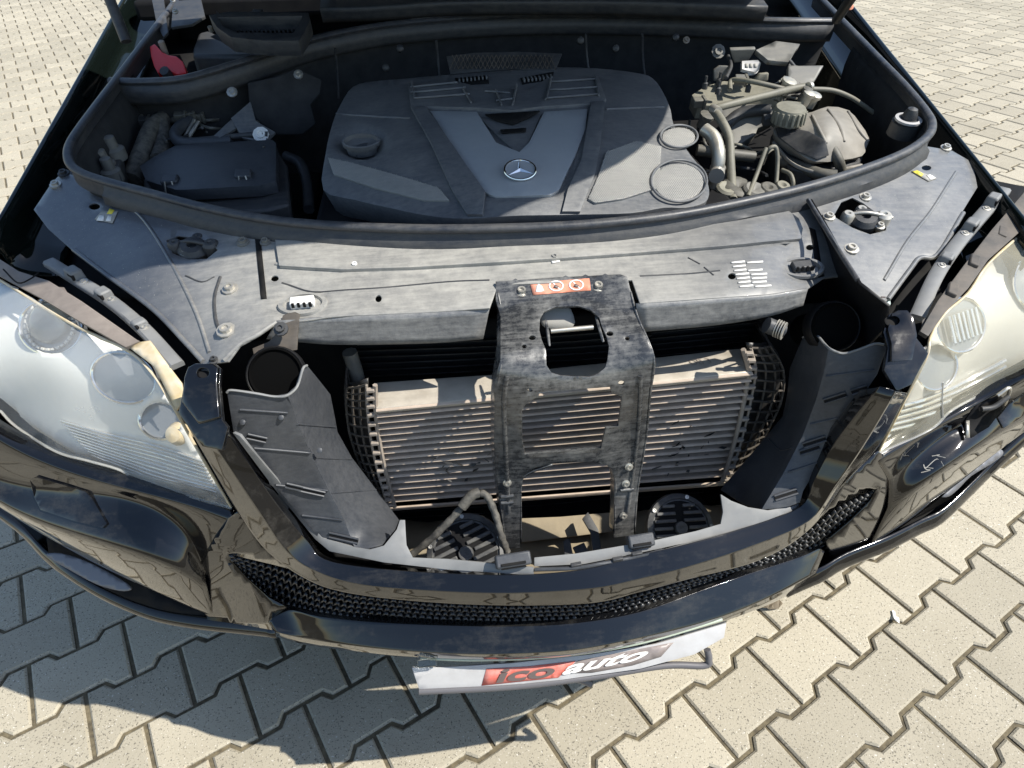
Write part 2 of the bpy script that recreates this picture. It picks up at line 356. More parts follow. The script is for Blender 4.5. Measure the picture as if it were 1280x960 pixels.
def paver_mat(name, island):
    m = bpy.data.materials.new(name); m.use_nodes = True; t = m.node_tree; N = t.nodes; L = t.links; b = N['Principled BSDF']
    b.inputs['Roughness'].default_value = .9; b.inputs['Specular IOR Level'].default_value = .25
    g = N.new('ShaderNodeNewGeometry'); pos = g.outputs['Position']
    def noise(s,d,r=.6):
        n = N.new('ShaderNodeTexNoise'); n.inputs['Scale'].default_value=s; n.inputs['Detail'].default_value=d; n.inputs['Roughness'].default_value=r; L.new(pos,n.inputs[0]); return n.outputs[0]
    def rng(x,a,c,lo=0,hi=1):
        r = N.new('ShaderNodeMapRange'); r.inputs[1].default_value=a; r.inputs[2].default_value=c; r.inputs[3].default_value=lo; r.inputs[4].default_value=hi; L.new(x,r.inputs[0]); return r.outputs[0]
    def mix(f,a,c,bt='MIX'):
        x = N.new('ShaderNodeMix'); x.data_type='RGBA'; x.blend_type=bt
        for s,v in ((0,f),(6,a),(7,c)):
            if hasattr(v,'is_linked'): L.new(v,x.inputs[s])
            else: x.inputs[s].default_value = v if s==0 else (*v,1)
        return x.outputs[2]
    c = mix(rng(noise(7,6),.3,.7), (.45,.402,.308), (.385,.344,.262))
    c = mix(rng(noise(160,3),.35,.65), c, (.415,.374,.29))
    c = mix(rng(noise(210,1,.4),.64,.70), c, (.20,.18,.14))
    c = mix(rng(noise(330,1,.4),.67,.72), c, (.12,.11,.09))
    c = mix(rng(noise(260,1,.4),.30,.25), c, (.68,.64,.56))
    c = mix(rng(noise(1.7,7,.65),.52,.78,0,.45), c, (.27,.235,.17))
    if island: rnd = g.outputs['Random Per Island']
    else:
        oi = N.new('ShaderNodeObjectInfo'); rnd = oi.outputs['Random']
    v = rng(rnd,0,1,.84,1.08); cv = N.new('ShaderNodeCombineColor'); [L.new(v,cv.inputs[i]) for i in range(3)]
    c = mix(1.0, c, cv.outputs[0], 'MULTIPLY'); L.new(c,b.inputs['Base Color'])
    bp = N.new('ShaderNodeBump'); bp.inputs['Strength'].default_value=.5; bp.inputs['Distance'].default_value=.0015; L.new(noise(240,2),bp.inputs['Height']); L.new(bp.outputs[0],b.inputs['Normal'])
    M[name] = m
paver_mat('paver', False); paver_mat('paver_far', True)
mat('joint_sand', (.17,.14,.085), .95, 0, col2=(.075,.062,.04), sc=70, bump=.5, bsc=150)
# ------------------------------------------------------------------ ground: interlocking concrete pavers on sand
def structure(o): o['kind'] = 'structure'; return o
PU, PR, PH = .2, .144, .165
TH = .563 + YAW                  # direction of the paver rows against the car
U = np.array([math.cos(TH), math.sin(TH)]); Vv = np.array([-math.sin(TH), math.cos(TH)])
LAT_CAM = np.array([-.080,-.323])      # camera foot in paver coordinates
ORG = CAM[:2] - U*LAT_CAM[0] - Vv*LAT_CAM[1]
hi, lo = PH/2, PR-PH/2
oc = [(.1,hi),(.0585,hi),(.0415,lo),(-.0415,lo),(-.0585,hi),(-.1,hi),(-.1,-hi),(-.0585,-hi),(-.0415,-lo),(.0415,-lo),(.0585,-hi),(.1,-hi)][::-1]
def ring(inset, z):
    out = []; n = len(oc)
    for i in range(n):
        a,b,c = (np.array(oc[(i+k)%n]) for k in (-1,0,1))
        d1 = (b-a)/np.linalg.norm(b-a); d2 = (c-b)/np.linalg.norm(c-b); n1 = np.array([d1[1],-d1[0]])*-1; n2 = np.array([d2[1],-d2[0]])*-1
        # clockwise outline: inward normal is to the right of travel
        n1 = np.array([d1[1],-d1[0]]); n2 = np.array([d2[1],-d2[0]])
        k = inset/(1+n1@n2); q = b+(n1+n2)*k; out.append((q[0]*U[0]+q[1]*Vv[0], q[0]*U[1]+q[1]*Vv[1], z))
    return out
r0,r1,r2 = ring(.0040,-.03), ring(.0043,-.004), ring(.0085,0.)
nP = len(oc); PV = r0+r1+r2
PF = [tuple(2*nP+i for i in range(nP))[::-1]]
for a in (0,nP): PF += [(a+i, a+nP+i, a+nP+(i+1)%nP, a+(i+1)%nP) for i in range(nP)]
sb = bpy.data.meshes.new('paving'); sb.from_pydata([(-60,-40,-.0075),(60,-40,-.0075),(60,80,-.0075),(-60,80,-.0075)],[],[(0,1,2,3)])
paving = structure(link('paving', sb, 'joint_sand', None, False))
pme = bpy.data.meshes.new('paver'); pme.from_pydata(PV,[],PF); pme.materials.append(M['paver'])
bmx = bmesh.new(); bmx.from_mesh(pme); bmesh.ops.recalc_face_normals(bmx, faces=bmx.faces); bmx.to_mesh(pme); bmx.free()
def proj(p):
    c = (np.array(p)-CAM)@WM; return (640+FOC*c[0]/-c[2], 480-FOC*c[1]/-c[2], -c[2])
cells = []
for r in range(-60,130):
    for k in range(-90,110):
        u = k*PU+((r+1)%2)*PU/2; v = r*PR; w = ORG+U*u+Vv*v
        if not(-9.5<w[0]<10 and -1.2<w[1]<13): continue
        p = proj((w[0],w[1],0))
        vis = p[2]>.1 and -60<p[0]<1340 and -60<p[1]<1020
        under = abs(w[0])<.8 and .3<w[1]<4.6
        cells.append((not vis or under, math.dist((w[0],w[1],0),CAM), w))
cells.sort(key=lambda c:(c[0],c[1])); rg = random.Random(3)
# nearest pavers that are in view and not behind the car count first
carpoly = [(-40,660),(340,800),(520,840),(900,800),(1040,715),(1290,560),(1290,270),(1050,-20),(140,-20),(-20,270)]
first = [c for c in cells if not c[0] and not inside(proj((c[2][0],c[2][1],0))[:2], carpoly)][:300]
ids = {id(c) for c in first}
for c in first:
    o = bpy.data.objects.new('paver', pme); S.collection.objects.link(o); o.parent = paving
    o.location = (c[2][0], c[2][1], rg.uniform(-.0018,.0008)); o.rotation_euler = (rg.gauss(0,.004), rg.gauss(0,.004), rg.gauss(0,.006))
BV = []; BF = []; pv2 = np.array(r1+r2)
for c in cells:
    if id(c) in ids: continue
    b = len(BV); dz = rg.uniform(-.0015,.0008)
    BV += [(x+c[2][0], y+c[2][1], z+dz) for x,y,z in pv2]
    BF += [tuple(b+nP+i for i in range(nP))[::-1]]+[(b+i, b+nP+i, b+nP+(i+1)%nP, b+(i+1)%nP) for i in range(nP)]
fp = bpy.data.meshes.new('far_pavers'); fp.from_pydata(BV,[],BF); fo = link('far_pavers', fp, 'paver_far', paving, False); fo['kind'] = 'stuff'
bmx = bmesh.new(); bmx.from_mesh(fp); bmesh.ops.recalc_face_normals(bmx, faces=bmx.faces); bmx.to_mesh(fp); bmx.free()
# ------------------------------------------------------------------ the car
car = bpy.data.objects.new('car', None); S.collection.objects.link(car); car.empty_display_size = .3
car['label'] = 'black car with its bonnet open, engine bay exposed and front grille removed'; car['category'] = 'car'
def tiltcols(cols, tilts, phis):
    """each column: first point known, the next ones lie on planes leaning by the given angle from vertical"""
    out = []
    for col,ph in zip(cols,phis):
        p = pt(col[0]); L = [p]
        tl = tilts if not isinstance(tilts[0],(list,tuple)) else tilts[len(out)]
        for e,t in zip(col[1:], tl):
            if len(e) > 2: p = pt(e); L.append(p); continue
            px,py = e; n = np.array([math.sin(R(ph))*math.cos(R(t)), -math.cos(R(ph))*math.cos(R(t)), math.sin(R(t))])
            d = ray(px,py); p = CAM + d*(((p-CAM)@n)/(d@n)); L.append(p)
        out.append(L)
    return [[c[i] for c in out] for i in range(len(out[0]))]
def smooth_rows(rows, deg=3, n=9):
    """each row becomes one clean low-order curve"""
    out = []
    for r in rows:
        A = np.array(r); d = np.r_[0,np.cumsum(np.linalg.norm(np.diff(A,axis=0),axis=1))]; d /= d[-1]; t = np.linspace(0,1,n)
        w = np.ones(len(d)); w[0] = w[-1] = 4
        C_ = [np.polyfit(d,A[:,k],deg,w=w) for k in range(3)]; out.append([np.array([np.polyval(c,q) for c in C_]) for q in t])
    return out
def creased(rows, k=.08):
    """doubles inner rows so that the sheet keeps its creases"""
    out = [rows[0]]
    for i in range(1,len(rows)-1):
        a,b,c = (np.array(rows[i-1]),np.array(rows[i]),np.array(rows[i+1])); out += [list(b+(a-b)*k), list(b+(c-b)*k)]
    return out+[rows[-1]]
# --- wings (front fenders), built from real cross-sections
def wing(sgn, A, B):
    A,B = np.array(A),np.array(B); rows = []
    prof = [(.028,-.42),(.03,-.25),(.022,-.10),(.010,-.03),(.003,-.006),(-.003,0),(-.010,-.006),(-.016,-.03),(-.022,-.055),(-.05,-.07),(-.085,-.075)]
    st = [-.08,.2,.6,1.0,1.5,2.0]
    for (dx,dz) in prof:
        rows.append([A+(B-A)*t+np.array([sgn*dx, 0, dz]) for t in st])
    return grid('fender', rows, 'fender_paint', car, .002, 3, 3, ang=60)
FL = (at(0,266,.955), at(150,0,1.12)); FR = (at(1280,268,.945), at(1062,0,1.105))
lab(wing(-1,*FL), 'dark fender beside the dim fuse box'); lab(wing(1,*FR), 'dark fender beside the coolant tank')
for sx,x0 in ((-1,.975),(1,.965)):
    fr = grid('fender_front', [[np.array((sx*(x0+dx-.012*k),y,z)) for k,y in ((2,.40),(1,.48),(0,.58),(0,.70))] for dx,z in ((-.035,.90),(-.01,.80),(0,.68),(-.004,.56),(-.02,.44))], 'fender_paint', car, .003, 3, 3)
    lab(fr, 'dark fender corner behind the '+('left' if sx<0 else 'right')+' headlight')
# --- lower body that blocks the light under the car
def slab(name, x0,x1,y0,y1,z0,z1, m, parent=car): return box(name, ((x0+x1)/2,(y0+y1)/2,(z0+z1)/2), (x1-x0,y1-y0,z1-z0), m, parent, bev=.01)
slab('underbody', -.78,.80,.36,4.5,.26,.40,'bay_dark')
for sx in (-1,1):
    grid('bumper_light_block',[[np.array((sx*x,y+.03,z)) for x,y in ((.88,.40),(.8,.28),(.62,.19),(.40,.13))] for z in (.66,.5,.36)]+[[np.array((sx*x,.55,.33)) for x in (.88,.8,.62,.40)]],'bay_dark',car,.01,2,2)  # inner slab added to stop sunlight leaking through the bumper gaps
    slab('sill', sx*.86-.07, sx*.86+.07, 1.95, 4.4, .30,.95,'fender_paint')
for sx in (-1,1):
    for y in (.92,3.8):
        w = lathe('wheel', (sx*.80,y,.37), (sx,0,0), [(.20,-.10),(.34,-.11),(.37,-.08),(.37,.08),(.34,.11),(.24,.11)], 'tyre', car, 28)
        lathe('rim', (sx*.80,y,.37), (sx,0,0), [(.24,.105),(.235,.09),(.20,.06),(.06,.075),(.05,.09),(.0001,.09)], 'silver_plastic', w, 28)
# cabin shell behind the windscreen (outside the picture, throws the car's shadow)
cab = [(-.72,1.75,1.12),(.74,1.75,1.12),(.60,2.45,1.74),(-.58,2.45,1.74)]
ws = mesh('windscreen', cab, [(0,1,2,3)], 'clear_glass', car); mods(ws,.005)
rf = grid('roof', [[np.array((x,y,z+.03*(1-abs(x)/.6))) for x in (-.6,-.3,0,.3,.6)] for y,z in ((2.45,1.74),(3.1,1.80),(3.9,1.78),(4.4,1.65))], 'fender_paint', car, .03)
for sx in (-1,1):
    box('door', (sx*.85,2.6,.85), (.08,1.6,.6), 'fender_paint', car, bev=.03)
    grid('side_window', [[np.array((sx*.84,y,1.14)) for y in (1.9,3,4.2)],[np.array((sx*.66,y,1.70)) for y in (2.5,3.1,4.1)]], 'clear_glass', car, .004, 2,2)
    tube('windscreen_pillar', [(sx*.80,1.72,1.10),(sx*.70,2.1,1.44),(sx*.62,2.45,1.74)], .035, 'fender_paint', car)
# --- bonnet, open
HZ, HY = 1.15, 1.36
FRZ, FRY = 1.76, .258
def hood_pt(u, x):          # u 0 at the hinge .. 1 at the front edge
    y = HY+(FRY-HY)*u; z = HZ+(FRZ-HZ)*u
    nrm = np.array([0, -(FRZ-HZ), FRY-HY]); nrm = -nrm/np.linalg.norm(nrm)
    return np.array([x,y,z]) + nrm*(.05*math.sin(math.pi*u)+.03*(1-(x/.75)**2))
rows = []
for u in (0,.15,.35,.55,.75,.88,.96,1.0):
    w = .74-.04*u-(0 if u<.75 else .2*((u-.75)/.25)**2.2)
    bow = lambda x: (.015*(1-(x/w)**2)*u**3)
    rows.append([hood_pt(u+bow(x), x+.02) for x in np.linspace(-w,w,9)])
hood = grid('bonnet', rows, 'fender_paint', car, .012, 3, 3); lab(hood,'dark open bonnet raised above the engine bay')
hl = grid('lining', [[p*1.0+np.array((0,-.01,-.03)) for p in r[1:-1]] for r in rows[1:-1]], 'insulation', hood, .01, 3, 3)
# --- seals round the bay
sealpx = [(222,-2,1.12),(190,40,1.10),(160,80,1.08),(128,122,1.065),(100,160,1.05),(87,182,1.04),(86,200,1.03),(98,214,1.02),(130,226,1.012),(190,242,1.005),(250,258,1.0),(320,272,.997),(400,281,.995),(520,286,.995),(640,285,.995),(740,280,.995),(840,269,.995),(930,252,.997),(1010,233,1.0),(1080,211,1.003),(1130,191,1.008),(1158,172,1.015),(1165,155,1.025),(1155,136,1.035),(1130,106,1.05),(1100,75,1.065),(1072,46,1.08),(1045,18,1.095),(1020,-8,1.11)]
sp = [pt(c) for c in sealpx]
bead = [(.0068*math.cos(a)*1.2, .0068*math.sin(a)) for a in np.linspace(0,2*math.pi,12,endpoint=False)]
seal = sweep('bay_seal', sp, bead, 'rubber', car, 5)
sweep('seal_skirt', [p+np.array((0,.002,-.008)) for p in sp], [(-.004,.004),(.004,.004),(.004,-.022),(-.003,-.024)], 'rubber', seal, 5)
flange = sweep('seal_flange', [p+np.array((0,.004,-.012)) for p in sp[8:22]], [(-.004,.008),(.005,.009),(.010,-.004),(.016,-.010),(.016,-.026),(.010,-.028),(-.002,-.012)], 'dark_plastic', seal, 5)
fl = [pt(c)+np.array((0,0,0)) for c in ((330,287,.975),(420,297,.972),(520,300,.972),(640,299,.972),(740,294,.972),(840,284,.973),(940,266,.975),(1000,253,.978))]
sweep('lower_lip', fl, [(.007,.0),(.004,.006),(-.004,.006),(-.007,0),(-.007,-.012),(.007,-.012)], 'rubber', seal, 5)
xs = [(138,101,1.068),(180,102,1.07),(230,98,1.075),(290,81,1.085),(340,65,1.09),(390,49,1.095),(440,38,1.10),(500,29,1.10),(600,21,1.10),(700,18,1.10),(800,19,1.10),(900,22,1.098),(950,25,1.096),(1000,26,1.095),(1042,26,1.09)]
xp = [pt(c) for c in xs]
xseal = sweep('bulkhead_seal', xp, [(.009*math.cos(a), .007*math.sin(a)) for a in np.linspace(0,2*math.pi,10,endpoint=False)], 'rubber', car, 5)
grid('seal_flange', [[p+np.array((0,-.004,-.004)) for p in xp],[p+np.array((0,-.012,-.022)) for p in xp],[p+np.array((0,-.006,-.045)) for p in xp]], 'dark_plastic', xseal, .004, 4, 3)
# bulkhead and side walls of the bay
wall = [[p+np.array((0,.0,-.03)) for p in xp],[p+np.array((0,.03,-.10)) for p in xp],[p+np.array((0,.02,-.25)) for p in xp],[p+np.array((0,-.05,-.50)) for p in xp]]
bulk = grid('bulkhead', wall, 'insulation', car, .004, 3, 2)
inn = sp[2:-2]
def inset(p,d,dz):
    c = np.array([.0,.85,p[2]]); v = c-p; v = v/np.linalg.norm(v[:2]); return p+v*d+np.array((0,0,dz))
grid('bay_wall', [[inset(p,.0,-.02) for p in inn],[inset(p,.012,-.06) for p in inn],[inset(p,.015,-.2) for p in inn],[inset(p,.03,-.5) for p in inn]], 'insulation', car, .003, 3, 2, flip=False)
for x,y0,y1 in ((545,48,92),(730,40,88),(800,40,100),(420,58,120)):
    tube('bulkhead_seam',[aty(x,y0,1.19)+np.array((0,-.02,0)),aty(x+2,(y0+y1)/2,1.19)+np.array((0,-.01,0)),aty(x+4,y1,1.19)+np.array((0,-.02,0))],.003,'dark_plastic',bulk,3,6)
for x,y in ((482,84),(726,50),(770,60),(845,46),(500,60)):
    lathe('trim_clip',aty(x,y,1.14),(0,-.8,.4),[(.008,-.01),(.008,.0),(.004,.003),(.0001,.003)],'dark_plastic',bulk,10)
slab('bay_floor', -.78,.78,.42,1.5,.44,.46,'bay_dark')
# rear trough behind the bulkhead: cowl, wiper well
cow = [(140,95),(160,-60),(1110,-60),(1050,24),(950,24),(900,21),(700,17),(500,28),(390,48),(290,80),(180,100)]
cut('cowl_floor', cow, Surf((150,90,.98),(640,20,1.02),(1040,20,1.02),(640,-60,1.03),(160,-60,1.03),(1110,-60,1.03)), 'bay_dark', car, .004, step=26)
slab('scuttle_wall',-.86,.86,1.72,1.78,.85,1.16,'bay_dark')
box('cowl_cover',(0,1.72,1.10),(1.8,.34,.05),'bay_dark',car,bev=.012)
cw = [(400,12,1.135),(470,10,1.135),(560,4,1.14),(640,3,1.14),(760,3,1.14),(860,6,1.14),(960,10,1.135)]
cwp = [pt(c) for c in cw]
grid('wiper_cowl', [[p+np.array((0,.10,.03)) for p in cwp],[p+np.array((0,.02,.008)) for p in cwp],cwp,[p+np.array((0,.012,-.03)) for p in cwp]], 'dark_plastic', car, .004, 3, 3)
# --- radiator support (lock panel)
zb = Z(0,0,2.909); zc = Z(840,0,2.909)
out = [(42,262),(62,232),(78,214),(100,222),(150,240),(250,266),(330,284),(430,292),(640,294),(840,280),(1000,250),(1100,212),(1160,183),(1190,188),(1216,203),(1222,234),(1201,268),(1170,320),(1149,320),(1139,335),(1108,377),(1085,372),(1060,345),(1030,346),(1008,362),(960,368),(900,372),(800,379),(790,350),(622,356),(612,385),(540,390),(450,394),(400,396),(345,402),(322,420),(300,432),(285,452),(254,456),(234,430),(192,389),(137,348),(89,312),(60,286)]
PS = Surf((42,262,.955),(100,222,.985),(250,270,.972),(430,296,.968),(640,298,.968),(840,284,.968),(1000,254,.968),(1160,186,.985),(1222,220,.955),(1149,320,.915),(1108,377,.89),(1050,300,.945),(900,370,.94),(800,376,.94),(612,383,.94),(450,392,.938),(345,402,.935),(285,450,.91),(254,456,.895),(192,389,.915),(137,348,.925),(89,312,.935),(200,320,.95),(640,335,.96),(430,340,.955),(950,320,.955))
def panel_relief(x,y):
    line = 346-(x-400)*.06 if x>330 else 999
    s = 1/(1+math.exp((y-line)/3.5)) if 330<x<1010 else 0
    s *= min(1,max(0,(x-330)/40))*min(1,max(0,(1010-x)/40))
    d = 0
    for cx,cy,r,h in ((182,330,70,.006),(228,316,40,-.008),(1110,262,58,-.006),(1165,235,40,.004),(378,376,46,-.010),(1005,332,40,-.010),(300,360,60,-.003)):
        q = math.hypot(x-cx,(y-cy)*1.5)/r; d += h*math.exp(-q*q*2.2)
    return (0,0,d)
hole = lambda cx,cy,a,b,n=12: [(cx+a*math.cos(2*math.pi*i/n), cy+b*math.sin(2*math.pi*i/n)) for i in range(n)]
PH_ = [hole(118,258,7,4),hole(343,347,5,3.5),hole(473,373,4,4.5),hole(1013,308,5,3),hole(1158,210,6,3.5),hole(915,345,5,4),
       [(208,300),(222,294),(245,296),(262,302),(272,312),(258,322),(235,320),(215,314)],[(1042,270),(1052,252),(1066,246),(1080,252),(1096,262),(1110,272),(1108,286),(1088,292),(1066,284)]]
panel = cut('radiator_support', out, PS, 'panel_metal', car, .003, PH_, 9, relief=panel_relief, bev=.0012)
lab(panel, 'dusty dark sheet metal panel across the front of the bay')
# its front drop
fd = [[(345,402),(400,397),(450,395),(540,391),(612,386)],[(333,424),(400,430),(450,431),(540,429),(604,424)]]
cols = [[(*a,.936)]+[b] for a,b in zip(*fd)]
grid('front_flange', tiltcols(cols,[8],[-6,-4,-3,-1,0]), 'flange_metal', panel, .003, 4, 5)
fd = [[(795,380),(850,377),(900,373),(960,369),(1010,361)],[(800,415),(850,411),(900,406),(960,396),(1004,382)]]
cols = [[(*a,.938)]+[b] for a,b in zip(*fd)]
grid('front_flange', tiltcols(cols,[8],[0,1,3,5,8]), 'flange_metal', panel, .003, 4, 5)
# ribs and pressed lines on the panel
def pline(px, dz=0.0, n=5): 
    out = []
    for q in cr(px, n): out.append(PS(q[0],q[1])+np.array(panel_relief(q[0],q[1]))+np.array((0,0,dz)))
    return out
def onp(dz): return lambda x,y: PS(x,y)+np.array(panel_relief(x,y))+np.array((0,0,dz))
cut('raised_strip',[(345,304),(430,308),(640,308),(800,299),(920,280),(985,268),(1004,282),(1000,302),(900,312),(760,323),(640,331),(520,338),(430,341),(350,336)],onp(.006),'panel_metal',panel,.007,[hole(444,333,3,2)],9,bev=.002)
cut('panel_slot',[(318,290),(325,290),(333,372),(326,373)],onp(.0012),'bay_dark',panel,.001,step=8)
cut('panel_slot',[(1012,285),(1019,288),(1031,344),(1024,345)],onp(.0012),'bay_dark',panel,.001,step=8)
for px in ([(352,352),(400,362),(470,360),(560,352),(612,350)],[(800,345),(860,342),(900,338)],[(232,345),(252,352),(268,345)],[(640,318),(660,315),(680,318),(700,316),(720,320)],[(860,322),(875,330)],[(880,334),(892,344)]):
    tube('pressed_line', pline(px,-.0008), .0018, 'dark_plastic', panel, 0, 6)
rib = None
tube('stiffening_rib', pline([(275,345),(268,370),(270,400),(278,418)],-.001), .003, 'dark_plastic', panel, 0, 8)
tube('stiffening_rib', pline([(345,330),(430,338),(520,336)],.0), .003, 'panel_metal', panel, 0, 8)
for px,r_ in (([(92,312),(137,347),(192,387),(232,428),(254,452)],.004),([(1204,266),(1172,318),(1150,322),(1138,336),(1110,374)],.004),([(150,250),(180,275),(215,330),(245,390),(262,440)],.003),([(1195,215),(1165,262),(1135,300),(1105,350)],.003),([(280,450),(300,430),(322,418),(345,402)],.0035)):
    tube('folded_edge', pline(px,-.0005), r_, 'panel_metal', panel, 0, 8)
N_UP = (0,-.25,1)
for (x,y,r,mm) in ((287,360,.007,'zinc'),(283,414,.008,'zinc'),(232,312,.006,'zinc'),(304,304,.006,'grey_cast'),(332,304,.005,'grey_cast'),(70,232,.006,'zinc'),(80,218,.006,'dark_plastic'),(1036,272,.006,'zinc'),(1064,312,.007,'zinc'),(1182,186,.006,'zinc'),(1082,246,.006,'zinc'),(1066,366,.006,'zinc'),(268,452,.004,'dark_plastic'),(1100,282,.005,'zinc'),(693,324,.004,'panel_metal'),(444,334,.004,'print_white')):
    bolt('bolt', PS(x,y)+np.array(panel_relief(x,y))+np.array((0,0,.002)), N_UP, r, mm, panel)
# rubber buffers in their wells
for (x,y,s) in ((240,306,1),(1082,270,-1)):
    c = PS(x,y)+np.array((0,0,-.006))
    o = lathe('bonnet_catch', c, (.1*s,-.3,1), [(.022,-.02),(.024,0),(.018,.008),(.008,.009),(.007,.002),(.0001,.002)], 'dark_plastic', panel, 18)
    for dx,dy,r in ((-.028,.006,.011),(.03,-.004,.013),(.004,.022,.010)):
        lathe('catch_post', c+np.array((dx,dy,.002)), (0,-.2,1), [(r,-.02),(r,.006),(r*.7,.010),(r*.3,.010),(.0001,.004)], 'dark_plastic' if s>0 else 'zinc', o, 12)
    tube('catch_spring', [c+np.array((-.035,.012,.004)),c+np.array((0,.0,.012)),c+np.array((.04,-.012,.006))], .003, 'dark_plastic' if s>0 else 'zinc', o)
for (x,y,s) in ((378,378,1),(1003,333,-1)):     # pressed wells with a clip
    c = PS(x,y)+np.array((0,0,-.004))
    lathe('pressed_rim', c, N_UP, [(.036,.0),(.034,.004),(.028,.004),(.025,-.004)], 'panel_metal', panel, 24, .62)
    w = box('buffer_clip', c+np.array((0,0,.004)), (.034,.016,.012), 'print_white' if s>0 else 'dark_plastic', panel, ((1,.05,0),N_UP), .002)
    for k in range(4): box('clip_slot', c+np.array((-.012+k*.008,-.0085,.005)), (.004,.003,.007), 'bay_dark', w, None, .0004)
# stickers on the wings of the panel
def sticker(px, m, thick=.0006, dz=.0015, name='sticker', parent=panel): return cut(name, px, lambda x,y: PS(x,y)+np.array(panel_relief(x,y)), m, parent, thick, step=6, off=(0,0,dz))
s1 = sticker(zb(345,800,370,770,430,770,410,815),'print_grey'); sticker(zb(352,806,362,788,380,785,378,808),'print_white',.0004,.0022,'print',s1); sticker(zb(390,782,400,762,418,768,408,782),'print_yellow',.0004,.0022,'warning_triangle',s1); sticker(zb(386,808,394,788,408,788,404,808),'print_white',.0004,.0022,'print',s1)
s2 = sticker(zc(868,626,888,622,960,656,930,668),'print_grey'); sticker(zc(872,628,890,624,912,640,904,650),'print_yellow',.0004,.0022,'warning_triangle',s2); sticker(zc(922,644,936,642,955,656,936,664),'print_white',.0004,.0022,'print',s2)
z6 = Z(840,310,2.909)
s3 = []
for r in range(7):
    for k,(a,b) in enumerate(((0,.42),(.48,.98))):
        if (r,k) in ((1,1),): continue
        y0 = 52+r*14.5; sl = 4; xa = 215+r*5; wd = 118-(r%3)*6
        p = [(xa+wd*a,y0),(xa+wd*b,y0-sl),(xa+wd*b,y0+6-sl),(xa+wd*a,y0+6)]
        sticker(z6(*[q for t in p for q in t]),'print_white',.0003,.0012,'printed_line')
sm = sticker([(688,322),(699,320),(700,328),(690,330)],'print_white',.0004,.0015)
# --- latch support frame
zl = Z(600,330,5.052); z5 = Z(400,310,2.909); zh = Z(500,560,3.2)
lo_ = zl(100,110,480,84,885,65,930,80,970,250,1000,370,1060,480,1090,560,1095,620,1080,800)+[(812,482),(806,551),(797,612),(794,647),(792,669),(767,672),(768,600),(764,585),(752,578),(735,577),(690,580),(668,585),(655,594),(650,610),(650,685),(631,685),(626,640),(621,602),(618,551),(618,500),(617,488)]+zl(110,680,130,600,130,330,100,230)
H1 = zl(378,345,405,300,480,270,620,265,700,290,755,340,768,390,800,460,815,520,805,610,790,655,745,695,690,715,510,705,450,685,420,640,415,540,390,480,375,420)
H2 = z5(795,525,1055,505,1062,530,1098,540,1085,648,1040,655,1022,728,745,750,735,700,735,590,750,565,785,545)
LS = Surf((620,352,.957),(784,346,.957),(700,385,.93),(622,395,.925),(795,392,.925),(626,449,None,.175),(816,441,None,.175),(720,450,None,.175),(618,551,None,.165),(806,551,None,.165),(640,685,None,.14),(780,670,None,.14))
small = [hole(*zl(260,172)[0],6,3.6),hole(*zl(745,138)[0],6,3.6),hole(*zl(280,520)[0],3,2.4),hole(*zl(930,470)[0],3,2.4),hole(*zl(330,465)[0],4.5,3),hole(*zl(820,440)[0],4.5,3),hole(*zl(316,797)[0],3.4,2.6),hole(*zl(893,752)[0],4,3)]
latch = cut('latch_support', lo_, LS, 'bracket_metal', car, .004, [H1,H2]+small, 6, bev=.0016)
lab(latch,'black pressed steel latch support frame with large cut-outs, scratched')
# flanges that run back from its sides
def fl_(px, dx, d): 
    a = [LS(x,y) for x,y in px]; return [a,[p+np.array((dx*.3,d*.45,-.002)) for p in a],[p+np.array((dx,d,-.004)) for p in a]]
grid('side_flange', fl_([(621,365),(626,395),(626,449),(620,490),(618,551),(621,602),(631,680)],-.003,.035),'bracket_metal',latch,.003,5,3)
grid('side_flange', fl_([(787,365),(797,400),(816,447),(812,490),(806,551),(796,612),(792,667)],.003,.035),'bracket_metal',latch,.003,5,3)
grid('side_flange', fl_([(650,680),(650,640),(650,610),(656,594),(690,580)],.002,.022),'bracket_metal',latch,.003,5,3)
grid('side_flange', fl_([(767,668),(768,630),(768,600),(762,584),(740,577)],-.002,.022),'bracket_metal',latch,.003,5,3)
# raised beads on the legs
for px in ([(634,470),(630,500),(632,560),(636,640)],[(800,470),(800,500),(795,560),(784,640)]):
    tube('pressed_bead', [LS(x,y)+np.array((0,.001,0)) for x,y in cr(px,6)], .004, 'bracket_metal', latch, 0, 8)
for x,y,r in ((zl(262,160)+[0.006])[0]+(.006,),(zl(748,128)[0])+(.006,)):
    bolt('bolt', LS(x,y)+np.array((0,0,-.004)), (0,-.3,1), r, 'zinc', latch)
for x,y in ((634,603),(786,583),(782,604),(779,644)): bolt('bolt', LS(x,y)+np.array((0,-.001,0)), (0,-1,.3), .004, 'zinc', latch, .004)
for x,y in ((634,620),(634,628),(783,612)):
    tube('pressed_bead', [LS(x-8,y)+np.array((0,-.001,0)),LS(x+8,y-1)+np.array((0,-.001,0))], .0035,'bracket_metal',latch,3,8)
# latch hook bars in the opening
for x0,x1 in (((430,420),(440,520)),((750,395),(780,495))):
    (a,),(b,) = zl(*x0),zl(*x1); p,q = LS(*a),LS(*b)
    mods(mesh('latch_tab',[p,q,q+np.array((0,.022,.002)),p+np.array((0,.022,.004))],[(0,1,2,3)],'bracket_metal',latch),.004,.001,0)
(a,),(b,) = zl(455,455),zl(725,430)
tube('striker_bar',[LS(*a)+np.array((0,.012,0)),LS(*b)+np.array((0,.012,0))],.0035,'zinc',latch,3)
cut('latch_plate', zl(385,350,420,310,560,300,600,340,605,430,450,440,400,410), Surf((680,400,.915),(720,400,.915),(700,420,.90)), 'print_grey', latch,.002,step=8,rnd=3,off=(0,.02,-.004))
